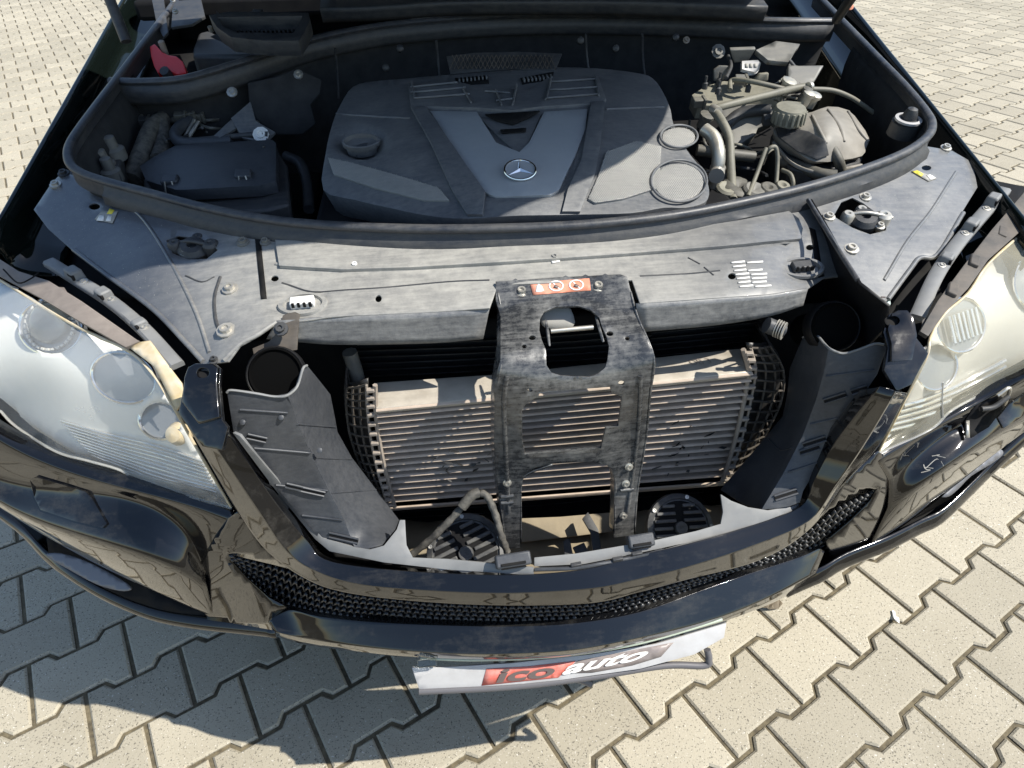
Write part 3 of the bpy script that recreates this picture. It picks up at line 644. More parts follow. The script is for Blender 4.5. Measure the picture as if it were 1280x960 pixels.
# orange warning label with its two round pictograms
def lsurf(dz): return lambda x,y: LS(x,y)+np.array((0,-.0004,dz))
lbl = cut('warning_label', zl(315,122,690,92,700,168,335,198), lsurf(.0008),'orange_label',latch,.0005,step=6)
for cx,cy in ((480,142),(607,136)):
    c = zl(cx,cy)[0]; cut('pictogram', hole(*c,9.6,6.8,18), lsurf(.0014),'print_white',lbl,.0003,[hole(*c,7.6,5.2,18)],4)
    a,b = zl(cx-24,cy-14,cx+26,cy+16); cut('pictogram',[(a[0],a[1]-1),(a[0]+2,a[1]-1),(b[0],b[1]+1),(b[0]-2,b[1]+1)],lsurf(.0014),'print_white',lbl,.0003,step=4)
    q = zl(cx-18,cy+12,cx-6,cy-8,cx+8,cy-2,cx+20,cy+6,cx+6,cy+18); cut('pictogram',q,lsurf(.0016),'print_dark',lbl,.0003,step=4)
cut('pictogram', zl(350,180,356,140,372,128,392,146,404,172,380,182), lsurf(.0014),'print_white',lbl,.0003,step=4)
# --- charge-air cooler: header tank, tubes, fins, plastic end tanks
ICF = Surf((470,511,None,.235),(941,465,None,.235),(487,632,None,.265),(907,600,None,.265))
ict = [(467,478),(613,468),(816,447),(926,435),(941,465),(816,478),(615,497),(470,511)]
ic = cut('charge_air_cooler', ict, Surf((467,478,None,.292),(926,435,None,.292),(941,465,None,.235),(470,511,None,.235)), 'aluminium', car, .012, step=14, bev=.002)
lab(ic,'dusty aluminium charge air cooler with tan tubes behind the latch frame')
NT = 16
def flat_text(txt, surf, path, m, parent, off=(0,-.0006,.0012), shear=0, bold=0.0):
    """flat letters laid between two lines of photo points on a surface"""
    cu = bpy.data.curves.new('t','FONT'); cu.body = txt; cu.size = 1; cu.shear = shear; cu.offset = bold; cu.resolution_u = 4
    ob = bpy.data.objects.new('t',cu); S.collection.objects.link(ob); dg = bpy.context.evaluated_depsgraph_get(); me = bpy.data.meshes.new_from_object(ob.evaluated_get(dg))
    S.collection.objects.unlink(ob); xs_ = [v.co.x for v in me.vertices]; x0,x1 = min(xs_),max(xs_); yy = max(v.co.y for v in me.vertices)
    for v in me.vertices:
        f = (v.co.x-x0)/(x1-x0); h = v.co.y/yy
        a = np.array(path[0])*(1-f)+np.array(path[1])*f; b = np.array(path[2])*(1-f)+np.array(path[3])*f; q = a*(1-h)+b*h
        v.co = Vector(surf(*q)+np.array(off))
    return link('lettering', me, m, parent, False)
flat_text('DB 3', Surf((467,478,None,.292),(926,435,None,.292),(941,465,None,.235),(470,511,None,.235)), [(865,457),(890,454.5),(860,450),(885,447.5)], 'trim_beige', ic)
def icp(u,v,dy=0):
    a = np.array([470,511])*(1-u)+np.array([941,465])*u; b = np.array([487,632])*(1-u)+np.array([907,600])*u
    q = a*(1-v)+b*v; return ICF(*q)+np.array((0,dy,0))
for i in range(NT):
    v0 = (i+.08)/NT; v1 = (i+.38)/NT
    a = [icp(u,v0) for u in (0,.25,.5,.75,1)]; b = [icp(u,v1) for u in (0,.25,.5,.75,1)]
    back = np.array((0,.05,0)); bul = np.array((0,-.004,.0))
    rows = [[p+back for p in a],a,[(p+q)/2+bul for p,q in zip(a,b)],b,[p+back for p in b]]
    grid('cooler_tube', creased(rows,.02), 'core_tube', ic, 0, 1, 1, ang=70)
    # folded fin strip under the tube
    v2 = (i+1.08)/NT; V=[];F=[]; n=150
    for k in range(n+1):
        u=k/n; dy=.009 if k%2 else .02
        V += [icp(u,v1,dy), icp(u,v2 if i<NT-1 else v2,dy)]
    F = [(2*k,2*k+1,2*k+3,2*k+2) for k in range(n)]
    mesh('fin_strip',V,F,'core_fin',ic,False)
V=[icp(0,1.0,-.002),icp(1,1.0,-.002),icp(1,1.03,-.002),icp(0,1.03,-.002)]
mods(mesh('bottom_rail',V,[(0,1,2,3)],'core_tube',ic),.004,.001)
# crushed fins
rg = random.Random(5)
for (ux,vx,n) in ((.20,.62,14),(.87,.62,16),(.83,.9,6)):
    for k in range(n):
        u=ux+rg.gauss(0,.045); v=vx+rg.gauss(0,.07)
        if not(0<u<1 and 0<v<1): continue
        p=icp(u,v,-.004); d=np.array((rg.uniform(-.009,.009),0,rg.uniform(-.005,.005))); e=np.array((rg.uniform(-.003,.003),-.002,rg.uniform(-.004,.004)))
        if k==0: VV=[];FF=[]
        b=len(VV); VV+=[p-d,p+e,p+d,p-e*.6]; FF.append((b,b+1,b+2,b+3))
    q=mods(mesh('bent_fin',VV,FF,'black_core',ic,False),.0012,0,0); q['kind']='stuff'
# end tanks: grids of ribs
def endtank(px_in, px_out, side):
    A=[aty(x,y,.245) for x,y in px_in]; n=len(A); Bk=[aty(x,y,.275) for x,y in px_out]
    core=grid('end_tank',[[p+np.array((0,.012,0)) for p in A],[p+np.array((0,.012,0)) for p in Bk],[p+np.array((side*.004,.07,0)) for p in Bk]],'black_core',car,.004,4,3)
    lab(core,'black ribbed plastic end tank of the cooler, '+('beside the lit left duct' if side<0 else 'beside the shaded right duct'))
    for f in (0,.36,.7,1.0):
        tube('rib',[a+(b-a)*f+np.array((0,-.002,0)) for a,b in zip(A,Bk)],.0022,'trim_dark' if f else 'trim_beige',core,5,6)
    aa,bb=cr(A,6),cr(Bk,6)
    for i in range(0,len(aa),2): tube('rib',[aa[i]+np.array((0,-.002,0)),bb[i]+np.array((0,-.002,0)),bb[i]+np.array((side*.004,.05,0))],.0020,'trim_dark',core,2,6)
    # crimped header strip with tabs
    for i in range(1,len(aa),2):
        box('crimp_tab',aa[i]+np.array((-side*.006,-.006,0)),(.012,.008,.0055),'trim_beige',core,None,.001)
    tube('header_strip',[p+np.array((-side*.013,-.004,0)) for p in A],.004,'trim_beige',core,5,6)
    return core
endtank([(458,480),(459,510),(463,545),(470,580),(478,610),(484,632)],[(434,484),(433,505),(437,540),(448,575),(462,605),(474,628)],-1)
endtank([(938,434),(944,462),(938,500),(929,540),(919,575),(910,600)],[(962,432),(978,462),(976,500),(960,535),(944,562),(928,588)],1)
# --- radiator behind
RS = Surf((440,430,None,.335),(960,395,None,.335),(640,660,None,.355))
def louvre(px_top, px_bot, nrow, parent, name='radiator_louvre'):
    for i in range(nrow):
        f=i/nrow; a=[np.array(t)*(1-f)+np.array(b)*f for t,b in zip(px_top,px_bot)]
        g=(i+.55)/nrow; b=[np.array(t)*(1-g)+np.array(bb)*g for t,bb in zip(px_top,px_bot)]
        A=[RS(*p) for p in a]; B=[RS(*p)+np.array((0,.008,0)) for p in b]
        grid(name,[A,B,[q+np.array((0,.01,-.002)) for q in B]],'black_core',parent,.0015,1,1)
rad = cut('radiator',[(432,415),(965,390),(930,600),(905,650),(500,680),(470,600)],lambda x,y:RS(x,y)+np.array((0,.012,0)),'bay_dark',car,.02,step=40)
lab(rad,'dark radiator core showing above and below the cooler')
louvre([(446,430),(560,427),(640,424)],[(450,478),(560,473),(640,468)],6,rad)
louvre([(640,424),(720,418),(815,410)],[(640,468),(720,465),(815,460)],6,rad)
louvre([(815,408),(880,402),(955,394)],[(815,452),(880,446),(935,440)],6,rad)
louvre([(500,632),(580,626),(650,622)],[(505,690),(580,690),(650,690)],8,rad)
louvre([(650,616),(710,611),(770,604)],[(650,662),(710,656),(770,650)],8,rad)
louvre([(790,606),(850,602),(905,598)],[(790,670),(850,665),(900,655)],8,rad)
tube('radiator_tank',[aty(437,440,.33),aty(446,470,.33),aty(450,490,.33)],.012,'grey_cast',rad)
# dirty undertray seen between the legs
cut('undertray',[(500,650),(640,655),(790,640),(905,630),(905,700),(760,705),(640,712),(510,705)],PZ(.42),'tray',car,.004,step=16,relief=lambda x,y:(0,0,.006*math.sin(x*.11)*math.sin(y*.23)))
slab('lip_light_block',-.42,.42,.13,.46,.36,.375,'bay_dark')  # unseen slab added to keep sunlight from leaking under the lip
cut('tray_step',[(650,648),(700,646),(770,640),(770,664),(650,678)],Surf((650,648,.47),(770,640,.47),(650,678,.45),(770,664,.45)),'tray',car,.006,step=10,bev=.001)
for q in ([(735,640),(748,662),(752,690),(742,694),(738,665),(728,648)],[(704,676),(712,672),(716,692),(706,694)],[(716,684),(730,678),(738,694),(722,696)]):
    cut('debris_clip',q,Surf((640,640,.50),(780,640,.50),(640,700,.47),(780,700,.47)),'dark_plastic',car,.006,step=6,bev=.001)
# --- horns
def horn(cx,cy,z,rad_,ax,label,rot):
    c=at(cx,cy,z); h=lathe('horn',c,ax,[(rad_*.55,-.045),(rad_*.8,-.03),(rad_,-.012),(rad_*1.03,-.004),(rad_*1.0,.003),(rad_*.86,.007),(rad_*.84,.003),(.0001,.003)],'horn_plastic',car,36)
    lab(h,label); u,v,w=basis(ax); u2=u*math.cos(rot)+v*math.sin(rot); v2=v*math.cos(rot)-u*math.sin(rot); C=Vector(c)+w*.003
    lathe('horn_boss',C,w,[(rad_*.2,0),(rad_*.18,.007),(rad_*.08,.008),(.0001,.006)],'horn_plastic',h,16)
    for i in range(-3,4):
        yy=i*rad_*.215; hw=math.sqrt(max(0,(rad_*.82)**2-yy**2))
        for s in (-1,1):
            a=rad_*.12 if i else rad_*.24
            if hw-a<.006: continue
            m_=C+u2*(s*(a+hw)/2)+v2*yy; box('horn_slat',m_+w*.002,(hw-a,rad_*.105,.006),'horn_plastic',h,(u2,w),.0014)
        lathe('shadow_slot',C+w*.0004,w,[(rad_*.8,0),(rad_*.8,.0006)],'bay_dark',h,24) if i==0 else None
    for k in range(5):
        a=rot+k*2*math.pi/5; bolt('screw',Vector(c)+u*math.cos(a)*rad_*.93+v*math.sin(a)*rad_*.93+w*.004,w,.0035,'zinc',h,.003,False)
    return h
horn(583,692,.525,.066,(-.1,-.55,.85),'round black horn with slotted face left of the latch legs',.5)
horn(850,660,.53,.058,(.05,-.6,.8),'round black horn with slotted face right of the latch legs',-.1)
# wiring loom
tube('wiring_loom',[at(512,696,.56),at(545,668,.60),at(572,640,.63),at(588,622,.65),at(606,618,.655),at(618,640,.63),at(626,668,.60),at(634,690,.57)],lambda t:.0058+.0006*math.sin(t*95),'cloth_tape',car,10,8)
tube('connector',[at(577,634,.64),at(590,619,.655),at(598,616,.655)],.0085,'cloth_tape',car,4,8)
for q in ((600,620),(585,624)): pass
# --- bumper: grille surround (V shaped frame), pads, skin, mouth mesh, lip
BP = 'black_paint'
rA = [(232,528),(262,580),(297,640),(335,690),(385,725),(440,742),(540,753),(640,757),(740,754),(800,740),(860,724),(950,700),(1013,661),(1058,602),(1098,558),(1134,492)]
rB = [(250,530),(288,585),(325,640),(360,690),(396,714),(450,730),(540,738),(640,741),(740,735),(800,723),(860,708),(940,682),(1011,651),(1044,607),(1078,558),(1119,490)]
rC = [(284,538),(318,590),(350,635),(385,678),(405,699),(455,709),(540,716),(640,719),(730,712),(800,694),(860,680),(930,660),(1000,634),(1018,600),(1046,550),(1098,484)]
rD = [(291,541),(326,590),(360,635),(392,672),(412,688),(455,698),(540,703),(640,706),(730,702),(800,686),(860,671),(930,652),(1002,624),(1010,600),(1040,548),(1090,480)]
zB = [.885,.81,.735,.66,.625,.61,.605,.605,.605,.605,.61,.615,.635,.70,.77,.885]
phi = [-30,-30,-30,-28,-18,-8,-3,0,3,6,10,16,26,30,30,30]
cols = [[(*b,z),c] for b,c,z in zip(rB,rC,zB)]
phiU = [55,55,55,45,22,8,3,0,-3,-6,-10,-18,-42,-55,-55,-55]
up = tiltcols(cols,[[28]]*3+[[38],[50]]+[[55]]*6+[[50],[38],[28],[28],[28]],phiU)
dn = tiltcols([[(*b,z),a] for b,a,z in zip(rB,rA,zB)],[-4],phi)[1]
dn2 = [p+np.array((0,.03,-.012)) for p in dn]
back = [p+np.array((0,.03,-.03)) for p in up[1]]
frame = grid('grille_surround', creased([dn2,dn,up[0],up[1],back],.09), BP, car, .003, 5, 3, ang=80)
lab(frame,'glossy black V shaped grille surround with the grille missing')
def pad(px, plateau, ctrl, hx, label):
    sf = Surf(*ctrl); o = cut('bumper_pad', px, sf, BP, car, .006, [hole(*hx,7,5.5,14)], 8, bev=.002); lab(o,label)
    cut('pad_plateau', plateau, sf, BP, o, .007, [hole(*hx,7.5,6,14)], 8, bev=.002, off=(0,-.003,.006))
    lathe('screw_socket', sf(*hx)+np.array((0,.002,-.004)), (0,-.35,1), [(.0095,.006),(.0078,.0065),(.0065,-.004),(.0001,-.004)], 'bay_dark', o, 16)
    bolt('screw', sf(*hx)+np.array((0,.0,-.003)), (0,-.3,1), .0035, 'zinc', o, .004, False)
    return o
zz = Z(220,420,4.267)
pad(zz(65,170,110,150,210,150,237,172,232,270,245,450,275,485,245,610,140,590,10,410,22,370,48,220), zz(72,178,112,158,206,158,230,176,226,270,238,445,130,480,42,365,55,225), [(246,457,.935),(272,458,.935),(277,525,.895),(232,512,.895),(262,560,.865)], zz(152,208)[0], 'glossy black bumper pad with screw socket beside the cloudy left headlight')
zy = Z(980,340,4.267)
pad(zy(560,225,590,212,645,213,685,250,705,350,770,435,680,600,602,635,535,525,555,400,530,320), zy(565,230,592,218,642,218,676,254,694,350,668,480,560,488,560,395,540,318), [(1116,393,.935),(1135,396,.935),(1145,445,.90),(1112,450,.90),(1122,485,.87)], zy(572,272)[0], 'dusty black bumper pad with screw socket beside the yellowed right headlight')
# left skin
L1 = [(-60,505,.80),(0,550,.735),(53,579,.715),(106,592,.70),(159,606,.695),(191,622,.688),(239,634,.682),(293,650,.678)]
L2 = [(-60,565,.70),(0,604,.65),(60,606),(117,616),(160,628),(188,636),(226,656),(256,712)]
L3 = [(-60,578,.69),(0,617,.635),(53,659),(106,678),(160,686),(192,693),(230,714),(258,732)]
L4 = [(-50,600,.66),(10,637,.60),(58,680),(106,697),(149,713),(182,738),(228,763),(268,774)]
phl = [-38,-35,-31,-27,-23,-21,-19,-18]
rows = tiltcols([list(c) for c in zip(L1,L2,L3,L4)], [[6,52,-6]]*5+[[6,50,-6],[6,42,-5],[6,20,-2]], phl)
rows = smooth_rows(rows)
rows.append([p+np.array((.0,.03,-.02)) for p in rows[3]])
rows = [[p+np.array((0,.03,.004)) for p in rows[0]]]+rows
skL = grid('bumper_skin', creased(rows,.16), BP, car, .003, 5, 3, ang=80); lab(skL,'glossy black bumper corner under the cloudy left headlight')
# flat front part between corner, surround and mouth
def front(px_ctrl, outline, label):
    o = cut('bumper_front', outline, Surf(*px_ctrl, lam=.02), BP, car, .003, step=8, ang=80, off=(0,.0035,0)); return lab(o,label)
q1,q2,q3,q4,q5 = (rows[2][-1],rows[3][-1],rows[4][-1],rows[1][-1],rows[4][-2])
def pyz(p):                      # known 3-D point back to a control tuple
    u,v,_ = proj(p); return (u,v,None,p[1])
front([pyz(rows[1][-2]),pyz(rows[4][-2]),pyz(q4),pyz(q1),pyz(q2),pyz(q3),pyz(dn[2]+np.array((0,.004,0))),pyz(dn[3]+np.array((0,.004,0))),(285,697,None,.118),(358,762,None,.104),(338,788,None,.10)],
      [(291,646),(298,640),(316,662),(335,688),(352,704),(371,716),(340,708),(306,700),(284,694),(288,704),(310,728),(335,750),(358,762),(336,778),(340,790),(300,783),(258,777),(248,735),(248,708),(268,672),(284,650)], 'glossy black bumper face left of the mouth mesh')
# right skin
R1 = [(1097,576,.678),(1130,558,.684),(1163,541,.69),(1191,517,.698),(1238,493,.715),(1280,478,.735),(1340,440,.79)]
R2 = [(1112,600),(1136,582),(1160,562),(1190,535),(1236,506),(1282,492,.70),(1345,458,.74)]
R3 = [(1110,635),(1135,620),(1158,599),(1191,577),(1240,551),(1274,527,.64),(1330,492,.66)]
R4 = [(1085,688),(1120,664),(1160,636),(1191,613),(1226,583),(1258,556,.59),(1310,520,.62)]
phr = [16,18,20,23,26,28,30]
rowsR = tiltcols([list(c) for c in zip(R1,R2,R3,R4)], [[4,6,0],[6,38,-4]]+[[6,50,-6]]*5, phr)
rowsR = smooth_rows(rowsR)
rowsR.append([p+np.array((0,.03,-.02)) for p in rowsR[3]])
rowsR = [[p+np.array((0,.03,.004)) for p in rowsR[0]]]+rowsR
skR = grid('bumper_skin', creased(rowsR,.16), BP, car, .003, 5, 3, ang=80); lab(skR,'glossy black scuffed bumper corner under the yellowed right headlight')
front([pyz(rowsR[1][1]),pyz(rowsR[4][1]),pyz(rowsR[1][0]),pyz(rowsR[2][0]),pyz(rowsR[3][0]),pyz(rowsR[4][0]),pyz(dn[12]+np.array((0,.004,0))),pyz(dn[13]+np.array((0,.004,0))),(1098,613,None,.125),(1034,680,None,.12),(1015,716,None,.115)],
      [(1099,566),(1086,578),(1058,603),(1036,632),(1013,662),(1001,672),(1030,651),(1048,636),(1070,624),(1099,612),(1090,628),(1066,652),(1034,679),(1040,703),(1020,716),(1046,708),(1090,692),(1108,664),(1122,636),(1124,600),(1108,572)], 'glossy black bumper face right of the mouth mesh')
# lip under the mouth
l1 = [(335,778),(358,762),(400,771),(470,778),(560,782),(640,783),(720,779),(800,765),(877,738),(940,716),(1001,696),(1034,680)]
l2 = [(345,790),(372,796),(420,804),(490,812),(570,817),(640,817),(720,812),(800,797),(860,783),(920,764),(975,740),(1020,716)]
l3 = [(345,796),(376,805),(425,812),(492,820),(570,824),(640,824),(720,819),(800,804),(862,789),(925,770),(985,745),(1030,722)]
zl1 = [.455,.47,.485,.495,.5,.5,.5,.495,.49,.485,.475,.465]; phl2 = [-24,-16,-10,-6,-2,0,2,5,9,14,20,26]
lr = tiltcols([[(*a,z),b,c] for a,b,c,z in zip(l1,l2,l3,zl1)],[48,-10],phl2)
lr = [[p+np.array((0,.05,-.004)) for p in lr[0]]]+lr+[[p+np.array((0,.05,-.01)) for p in lr[2]],[p+np.array((0,.13,-.085)) for p in lr[2]]]
lip = grid('bumper_lip', creased(lr,.1), BP, car, .003, 4, 3, ang=80); lab(lip,'glossy black lower bumper lip above the advertising plate')
# mouth: backing and scale-like mesh
mt = [(284,694),(340,708),(371,717),(405,735),(440,744),(540,755),(640,759),(740,756),(800,743),(860,727),(950,702),(1001,672),(1048,636),(1099,612)]
mb = [(288,703),(326,744),(358,762),(390,768),(430,774),(540,782),(640,785),(740,780),(800,766),(877,738),(950,714),(1001,695),(1034,680),(1097,618)]
def mth(u,v):
    i = min(int(u),len(mt)-2); f = u-i; a = np.array(mt[i])*(1-f)+np.array(mt[i+1])*f; b = np.array(mb[i])*(1-f)+np.array(mb[i+1])*f; return a*(1-v)+b*v
MS = Surf((287,698,None,.128),(1098,614,None,.14),*[pyz(dn[i]+np.array((0,.014,0))) for i in range(3,13)],*[pyz(lr[1][i]+np.array((0,.010,0))) for i in range(1,11)])
mo = cut('mouth_backing', mt+mb[::-1], lambda x,y: MS(x,y)+np.array((0,.02,0)), 'bay_dark', car, .004, step=14)
lab(mo,'black plastic scale mesh across the narrow mouth of the bumper')
for row in range(5):
    V=[];F=[]
    # arc length stations along the mouth
    US = np.linspace(0.02,len(mt)-1.02,800); pts=[mth(u,(row+.5)/5) for u in US]
    d = np.r_[0,np.cumsum([np.linalg.norm(MS(*a)-MS(*b)) for a,b in zip(pts[:-1],pts[1:])])]
    pit=.0115; n=int(d[-1]/pit)
    for k in range(n):
        s0=(k+(row%2)*.5)*pit
        if s0+pit>d[-1]: continue
        P_=[]
        for j in range(7):
            t=j/6; ss=s0+t*pit; i=min(np.searchsorted(d,ss),len(US)-1); u=US[i]
            arch=math.sin(math.pi*t); v=(row+1-arch*.85)/5*1.0
            q=MS(*mth(u,min(1,max(0,v))))
            P_.append((q,arch))
        b=len(V)
        for q,arch in P_: V += [q+np.array((0,.001-.003*arch,.001)), q+np.array((0,.013,-.0025))]
        F += [(b+2*j,b+2*j+1,b+2*j+3,b+2*j+2) for j in range(6)]
    mm = mesh('mesh_row',V,F,'mesh_plastic',mo,True,0); mods(mm,.0022,0,0)
sweep('mouth_edge',[MS(*p)+np.array((0,-.002,0)) for p in mb],[(.003,.003),(-.003,.003),(-.003,-.003),(.003,-.003)],'mesh_plastic',mo,4)
# inner pale trim and clips above the surround
tl = [(356,622),(372,645),(400,681),(430,692),(480,700),(560,706),(620,710),(667,719)]
tu = [(364,620),(380,643),(410,672),(440,683),(480,684),(516,692),(600,700),(667,712)]
TS = Surf((360,622,.70),(405,678,.645),(480,692,.64),(667,715,.625),(516,692,.635))
tr = cut('inner_trim',[(291,541),(300,545),(364,620),(402,672),(443,684),(462,687),(480,682),(496,662),(500,650),(506,650),(508,681),(516,697),(560,699),(600,703),(667,710),(667,719),(560,712),(480,703),(412,689),(394,674),(350,620)],Surf((291,541,.875),(300,545,.875),(364,620,.71),(352,620,.71),(402,676,.642),(480,684,.645),(503,652,.66),(510,697,.635),(667,715,.62)),'pale_plastic',car,.004,step=8,bev=.001)
lab(tr,'pale grey inner trim strip along the left and centre of the grille opening')
tr2 = cut('inner_trim',[(668,697),(720,692),(768,684),(820,675),(870,664),(901,655),(904,640),(901,618),(914,626),(935,634),(960,638),(990,633),(1002,628),(1002,634),(960,650),(917,664),(860,678),(800,691),(730,705),(668,708)],Surf((668,700,.625),(800,684,.625),(905,620,.66),(917,664,.625),(1002,630,.64),(950,638,.645)),'pale_plastic',car,.004,step=8,bev=.001)
lab(tr2,'pale grey inner trim strip along the right of the grille opening')
tube('trim_strip',[at(x,y,.622) for x,y in ((668,712),(720,710),(760,703),(800,695),(830,688))],.003,'duct_plastic',tr2,4,6)
for (x,y) in ((720,706),(772,699),(796,692)): box('clip',at(x,y,.626),(.016,.006,.006),'dark_plastic',tr2,((1,.1,0),(0,0,1)),.001)
for (x,y,z,w_) in ((641,700,.635,.052),(800,676,.63,.04)):
    cl = box('trim_clip',at(x,y,z),(w_,.02,.022),'duct_plastic',car,((1,.06,0),(0,-.7,1)),.003)
    for dx in (-.25,.25): box('clip_slot',at(x,y,z)+np.array((0,-.011,.006 if dx>0 else -.002)),(w_*.7,.004,.003),'bay_dark',cl,((1,.06,0),(0,-.7,1)),.0005)
# --- air guides
DA = Surf((284,490,.905),(361,493,.89),(375,645,.675),(443,683,.64),(330,570,None,.135),(400,590,None,.15),lam=.01)
crease = [(361,493),(372,530),(390,570),(412,615),(430,650),(443,684)]
dl = cut('air_guide',[(284,491),(290,488),(320,492),(344,496)]+crease+[(425,681),(401,676),(375,645),(330,590),(292,540)],DA,'duct_plastic',car,.003,step=9,bev=.0012)
lab(dl,'dark grey plastic air guide in the sun on the left of the opening')
DB = Surf(*[pyz(DA(*c)) for c in crease],(384,457,None,.20),(413,493,None,.25),(422,540,None,.25),(440,572,None,.24),(478,622,None,.215),(499,650,None,.19),(478,681,.645),lam=.002)
cut('guide_wing',[(360,494),(372,483),(379,461),(384,457),(398,474),(413,493),(418,518),(422,540),(440,572),(478,622),(499,650),(494,662),(478,681),(459,686)]+crease[::-1][:-1],DB,'duct_plastic',dl,.003,step=8,bev=.0012)
for x0,y0,x1,y1 in ((300,512,360,516),(318,560,388,566),(345,606,410,613),(378,644,428,650)):
    tube('moulded_rib',[DA(x0+(x1-x0)*t,y0+(y1-y0)*t)+np.array((0,-.0008,.0004)) for t in (0,.35,.7,1)],.0016,'duct_plastic',dl,3,6)
for x0,y0,x1,y1 in ((372,530,420,534),(392,572,440,574),(414,616,470,612)):
    tube('moulded_rib',[DB(x0+(x1-x0)*t,y0+(y1-y0)*t)+np.array((0,-.0008,.0004)) for t in (0,.35,.7,1)],.0014,'duct_plastic',dl,3,6)
for x,y in ((304,528),(352,522),(400,563)): lathe('guide_pin',DA(x,y)+np.array((0,-.001,.001)),(0,-.7,.7),[(.004,-.002),(.004,.002),(.002,.003),(.0001,.003)],'duct_plastic',dl,8)
tube('guide_lip',[DA(*p)+np.array((0,-.001,.001)) for p in ((284,491),(290,488),(320,492),(344,496),(360,494))]+[DB(*p)+np.array((0,-.001,.001)) for p in ((372,483),(379,461),(384,457))],.0018,'pale_plastic',dl,4,6)
DL = DA
def slot(surf, x,y,dx,dy,w_,parent):
    a=surf(x-dx,y-dy); b=surf(x+dx,y+dy); X=b-a; L_=np.linalg.norm(X)
    n=np.cross(X,surf(x,y+10)-surf(x,y)); n=n/np.linalg.norm(n); n=n if n@(CAM-a)>0 else -n
    box('clip_slot',(a+b)/2+n*.0005,(L_,w_,.003),'bay_dark',parent,(X,n),.0006)
    for s in (-1,1): 
        v=np.cross(n,X/L_); tube('slot_rim',[a+v*s*w_*.6+n*.002,b+v*s*w_*.6+n*.002],.0016,'duct_plastic',parent,2,6)
for x,y,d in ((321,547,12),(372,609,15),(388,613,18),(430,672,18)): slot(DL,x,y,d,d*.22,.006,dl)
RA = Surf((1036,436,.88),(1104,431,.895),(1074,502,None,.125),(1000,628,.65),(952,637,.645),(1010,540,None,.145),lam=.01)
creaR = [(1036,436),(1030,465),(1020,500),(1003,545),(980,590),(952,637)]
dr = cut('air_guide',creaR+[(970,636),(987,633),(1000,628),(1004,614),(1018,590),(1036,563),(1074,502),(1097,467),(1108,436),(1104,431),(1092,430),(1070,438),(1053,442)],RA,'duct_plastic',car,.003,step=9,bev=.0012)
lab(dr,'dark grey plastic air guide in shade on the right of the opening')
RB = Surf(*[pyz(RA(*c)) for c in creaR],(1010,418,None,.235),(989,443,None,.26),(980,513,None,.255),(945,560,None,.24),(900,612,None,.215),(927,630,None,.175),lam=.002)
cut('guide_wing',[(1003,422),(1010,418),(1021,420),(1030,430)]+creaR+[(940,634),(927,630),(900,612),(945,560),(978,520),(984,490),(987,460)],RB,'duct_plastic',dr,.003,step=8,bev=.0012)
for x0,y0,x1,y1 in ((1032,470,1092,462),(1012,530,1058,520),(985,590,1022,578)):
    tube('moulded_rib',[RA(x0+(x1-x0)*t,y0+(y1-y0)*t)+np.array((0,-.0008,.0004)) for t in (0,.35,.7,1)],.0016,'duct_plastic',dr,3,6)
tube('moulded_rib',[RB(*p)+np.array((0,-.0008,.0004)) for p in ((960,548),(975,562),(990,560))],.0016,'duct_plastic',dr,4,6)
tube('guide_lip',[RB(*p)+np.array((0,-.001,.001)) for p in ((1003,422),(1010,418),(1021,420),(1030,430))]+[RA(*p)+np.array((0,-.001,.001)) for p in ((1038,437),(1053,442),(1070,438),(1092,430),(1104,431))],.0018,'pale_plastic',dr,4,6)
DR = RA
for x,y,d in ((1044,497,14),(1074,487,10),(1018,552,14),(1012,562,12),(982,618,14)): slot(DR,x,y,d,-d*.32,.006,dr)
# bellmouths above the guides
def bell(cx,cy,z,ax,r,label):
    c=at(cx,cy,z); o=lathe('intake_mouth',c,ax,[(r*1.08,.004),(r*1.0,.008),(r*.92,.004),(r*.85,-.06),(r*.8,-.10),(.0001,-.10)],'void_black',car,28); lab(o,label)
    lathe('mouth_rim',c,ax,[(r*1.16,-.02),(r*1.16,.003),(r*1.1,.006),(r*1.02,.004),(r*1.02,-.02)],'snorkel_black',o,28); return o
bell(345,468,.885,(.1,-.75,.6),.034,'round dark intake mouth above the left air guide')
bell(1042,408,.885,(-.1,-.75,.6),.033,'round dark intake mouth above the right air guide')
# pale bracket and loose tab at the left mouth
cut('mouth_bracket',z5(-245,365,-185,340,-150,300,-135,245,-110,235,-75,240,-80,290,-85,370,-130,378,-240,395),Surf((355,395,.94),(368,395,.94),(345,435,.905),(320,440,.90)),'trim_dark',car,.003,step=6,bev=.001)
bolt('bolt',at(351,411,.935),(0,-.6,.8),.006,'dark_plastic',car)
# dark snorkel on the right, with white cap
snk = cut('intake_snorkel',[(1003,262),(1012,250),(1030,280),(1053,322),(1074,355),(1110,383),(1104,412),(1084,432),(1066,420),(1048,392),(1036,372),(1030,346),(1018,310)],Surf((1012,250,.985),(1003,262,.93),(1053,322,.968),(1030,346,.875),(1018,310,.89),(1074,358,.955),(1110,383,.945),(1104,412,.91),(1084,432,.86),(1048,392,.84)),'snorkel_black',car,.004,step=9,bev=.001)
lab(snk,'black plastic intake snorkel rising beside the right wing of the panel')
tube('snorkel_edge',[at(x,y,z) for x,y,z in ((1010,250,.992),(1032,286,.982),(1054,322,.972),(1072,350,.963))],.0035,'rubber',snk,4,6)
cap=lathe('filler_cap',at(1092,372,.885),(.1,-.3,1),[(.026,-.012),(.027,.0),(.022,.006),(.010,.008),(.009,.011),(.0001,.011)],'pale_cap',car,24); lab(cap,'small pale washer filler cap half hidden by the snorkel')
